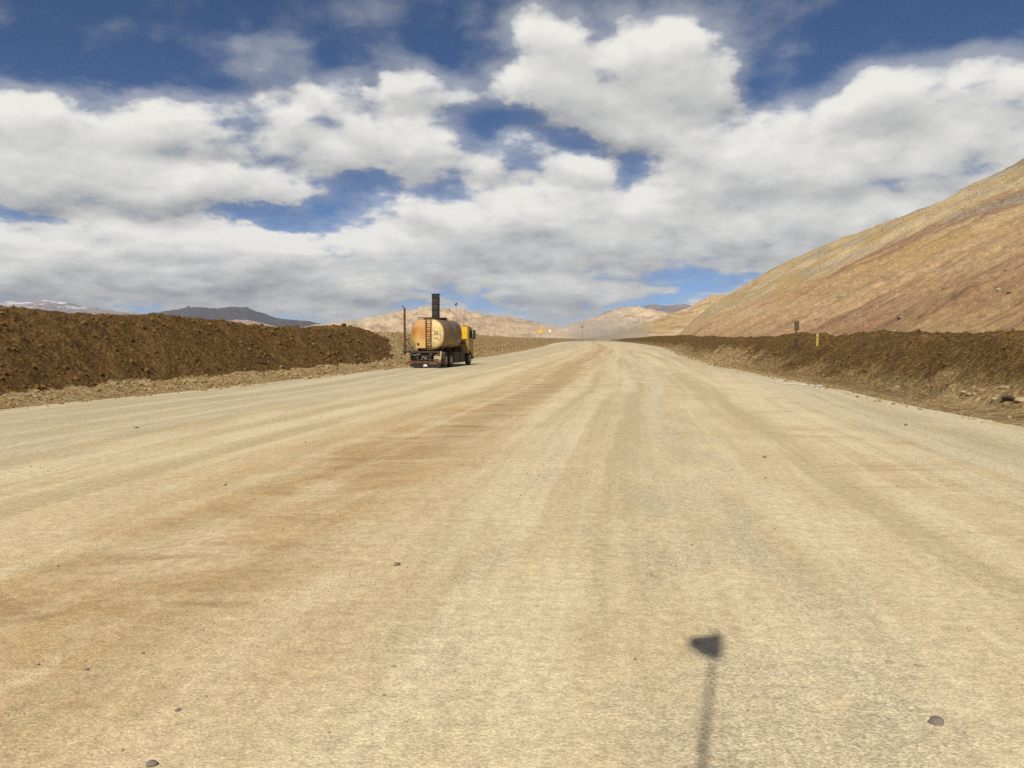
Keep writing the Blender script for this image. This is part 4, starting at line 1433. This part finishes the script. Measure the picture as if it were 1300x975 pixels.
# ------------------------------------------------------------------ single stones
def stone(px, py, r, mat, label, seed, flat=0.7, where='road', name='stone', cat='stone', group='stones lying on the road', stretch=1.0, sub=4):
    if where == 'bank':
        sub = 3
    p = road_point(px, py) if where == 'road' else (hill_point(px, py) if where == 'hill' else bank_point(bankR, px, py))
    rg = np.random.default_rng(seed)
    v, f = ico(sub)
    w = v.copy()
    for k in range(11):
        d = rg.normal(size=3)
        d /= np.linalg.norm(d)
        lim = rg.uniform(0.60, 0.92)
        over = np.maximum(w @ d - lim, 0)
        w = w - over[:, None] * d[None] * 0.92
    w += 0.07 * np.stack([perlin(v[:, 0] * 3 + 5 * k, v[:, 1] * 3 + v[:, 2] * 2, seed + k) for k in range(3)], -1)
    w[:, 0] *= stretch
    w[:, 2] *= flat
    w *= r
    bm = bmesh.new()
    vs = [bm.verts.new(q) for q in w]
    for t_ in f:
        bm.faces.new([vs[i] for i in t_])
    me = bpy.data.meshes.new(name)
    bm.to_mesh(me)
    bm.free()
    me.polygons.foreach_set('use_smooth', np.full(len(me.polygons), where == 'road'))
    me.materials.append(mat)
    o = link(name, me, None, category=cat, label=label, group=group)
    o.location = (p[0], p[1], p[2] + r * flat * (0.5 if where == 'road' else 0.12))
    o.rotation_euler = (0, 0, rg.uniform(0, 6))
    return o


stone(1187, 919, 0.042, M['stone'], 'largest grey stone on the road, lying alone to the right of the flag shadow', 101, 0.72, stretch=1.15)
stone(1128, 842, 0.026, M['palestone'], 'small tan stone lying left of another one above the grey stone', 102, 0.5, stretch=1.2)
stone(1167, 847, 0.027, M['palestone'], 'small tan stone lying right of its neighbour above the grey stone', 103, 0.5, stretch=1.2)
stone(903, 964, 0.020, M['palestone'], 'pale pebble lying beside the shadow of the pole', 104, 0.6)
stone(193, 972, 0.028, M['stone'], 'grey stone cut by the bottom edge of the photo', 105, 0.7)
stone(504, 717, 0.032, M['stone'], 'dark flat stone in the middle of the road', 106, 0.45, stretch=1.3)
stone(824, 731, 0.034, M['palestone'], 'tan pebble on the road in front of the flag shadow', 107, 0.6)
stone(173, 544, 0.055, M['stone'], 'brown stone on the left side of the road near the dark bank', 108, 0.6)
stone(971, 581, 0.042, M['stone'], 'small dark stone on the right half of the road', 109, 0.6)
stone(388, 562, 0.028, M['stone'], 'dark pebble in the left lane of the road', 110, 0.6)
stone(286, 616, 0.026, M['stone'], 'dark pebble on the brown wheel track', 111, 0.6)
stone(878, 693, 0.018, M['stone'], 'tiny dark pebble above the flag shadow', 112, 0.6)
stone(226, 903, 0.018, M['stone'], 'dark pebble low on the left of the road', 113, 0.7)
stone(261, 885, 0.013, M['palestone'], 'tiny white pebble low on the left of the road', 114, 0.7)
stone(1150, 540, 0.05, M['stone'], 'small stone near the right edge of the road', 115, 0.5)
stone(1224, 932, 0.014, M['stone'], 'tiny dark pebble just right of the grey stone', 116, 0.6)
stone(110, 850, 0.013, M['stone'], 'dark pebble at the far left of the road', 117, 0.6)
bk = 'boulders in the right bank'
stone(1275, 492, 0.16, M['palestone'], 'pale flat boulder above the hollow at the foot of the right bank', 121, 0.45, 'bank', 'boulder', 'boulder', bk, 1.4)
stone(1296, 478, 0.13, M['palestone'], 'pale boulder high on the right bank by the photo edge', 122, 0.6, 'bank', 'boulder', 'boulder', bk)
stone(1224, 499, 0.11, M['palestone'], 'pale boulder in the light patch of the right bank', 123, 0.5, 'bank', 'boulder', 'boulder', bk)
stone(1294, 510, 0.14, M['palestone'], 'boulder right of the hollow in the right bank', 124, 0.7, 'bank', 'boulder', 'boulder', bk)
stone(1262, 508, 0.11, M['palestone'], 'boulder left of the hollow in the right bank', 125, 0.7, 'bank', 'boulder', 'boulder', bk)
stone(1280, 505, 0.17, simple('hollow_shade_lump', (0.075, 0.045, 0.022), 0.95), 'dark lump standing for the shaded hollow between two boulders in the right bank', 126, 0.6, 'bank', 'boulder', 'boulder', bk, 1.5)  # dark colour stands in for the shade inside the hollow
stone(1140, 493, 0.12, M['palestone'], 'pale boulder alone at the foot of the right bank', 127, 0.7, 'bank', 'boulder', 'boulder', bk)
stone(1135, 497, 0.09, M['stone'], 'dark stone in front of the lone pale boulder', 128, 0.8, 'bank', 'boulder', 'boulder', bk)
stone(1010, 441, 0.22, M['stone'], 'dark boulder under the brown board sign', 129, 0.8, 'bank', 'boulder', 'boulder', bk)
hk = 'boulders on the hillside'
stone(1145, 405, 0.42, M['hillrock'], 'lone dark boulder low on the tan hillside', 131, 0.7, 'hill', 'boulder', 'boulder', hk, 1.4, 2)
stone(1227, 399, 0.38, M['hillrock'], 'dark boulder low on the reddish side of the hillside', 132, 1.0, 'hill', 'boulder', 'boulder', hk, 1.0, 2)
stone(1186, 269, 1.6, M['hillrock'], 'dark boulder high up just under the skyline of the hillside', 133, 0.7, 'hill', 'boulder', 'boulder', hk, 1.2, 2)

# ------------------------------------------------------------------ whip flag standing behind the camera: throws the shadow seen on the road
tip = road_point(906, 815)
hgt = 5.55
flen = hgt / math.tan(SUN_EL)
base = np.array([tip[0] - math.sin(ANTI) * flen, tip[1] - math.cos(ANTI) * flen])
fp = thing('flag_pole', (base[0], base[1], 0.0), 0.0, category='flag pole', label='tall whip pole whose flag throws the small dark shadow on the road')
MB().bar((0, 0, -0.05), (0, 0, 0.04), 0.22, 20).build('foot_plate', M['chassis'], fp)
MB().bar((0, 0, 0.04), (0, 0, hgt - 0.2), 0.026, 12, 0.013).bar((0, 0, hgt - 0.2), (0, 0, hgt + 0.28), 0.012, 8).build('pole', M['chassis'], fp)
MB().poly([(0.06, 0, hgt + 0.16), (0.07, 0, hgt - 0.30), (-0.07, 0.01, hgt - 0.25), (-0.17, 0.015, hgt - 0.08), (-0.18, 0.015, hgt + 0.06)], 0.01).build('flag', M['orange'], fp)

# ------------------------------------------------------------------ dust hanging over the far end of the road
dm, T, b = new_mat('road_dust_air')
for nd in list(T.n):
    if nd.type != 'OUTPUT_MATERIAL':
        T.n.remove(nd)
pv = T.new('ShaderNodeVolumePrincipled')
pv.inputs['Color'].default_value = (0.93, 0.82, 0.70, 1)
pv.inputs['Density'].default_value = 0.0085
T.l.new(pv.outputs[0], T.n['Material Output'].inputs['Volume'])
for (cx, cy, cz, rx_, ry_, rz_) in [(74, 610, 6, 32, 55, 14)]:
    v, f = ico(4)
    me = bpy.data.meshes.new('dust_cloud')
    nz = 1 + 0.35 * (fbm(v[:, 0] * 1.3 + v[:, 2], v[:, 1] * 1.3 + 3, 3, 71))[:, None]
    me.from_pydata((v * nz * np.array([rx_, ry_, rz_]) + np.array([cx, cy, cz])).tolist(), [], f.tolist())
    me.materials.append(dm)
    link('dust_cloud', me, kind='stuff', label='pale dust hanging over the far end of the road')

# ------------------------------------------------------------------ haze
hz, T, b = new_mat('haze_air')
for nd in list(T.n):
    if nd.type != 'OUTPUT_MATERIAL':
        T.n.remove(nd)
pv = T.new('ShaderNodeVolumePrincipled')
pv.inputs['Color'].default_value = (0.92, 0.94, 0.97, 1)
pv.inputs['Density'].default_value = 4.5e-5
pv.inputs['Anisotropy'].default_value = 0.0
T.l.new(pv.outputs[0], T.n['Material Output'].inputs['Volume'])
# the box reaches beyond the ground sheet
hb = MB().box((0, 0, 258), (62000, 62000, 530)).build('haze', hz, None, kind='stuff', label='thin pale haze')
hb.location = (0, 0, 0)
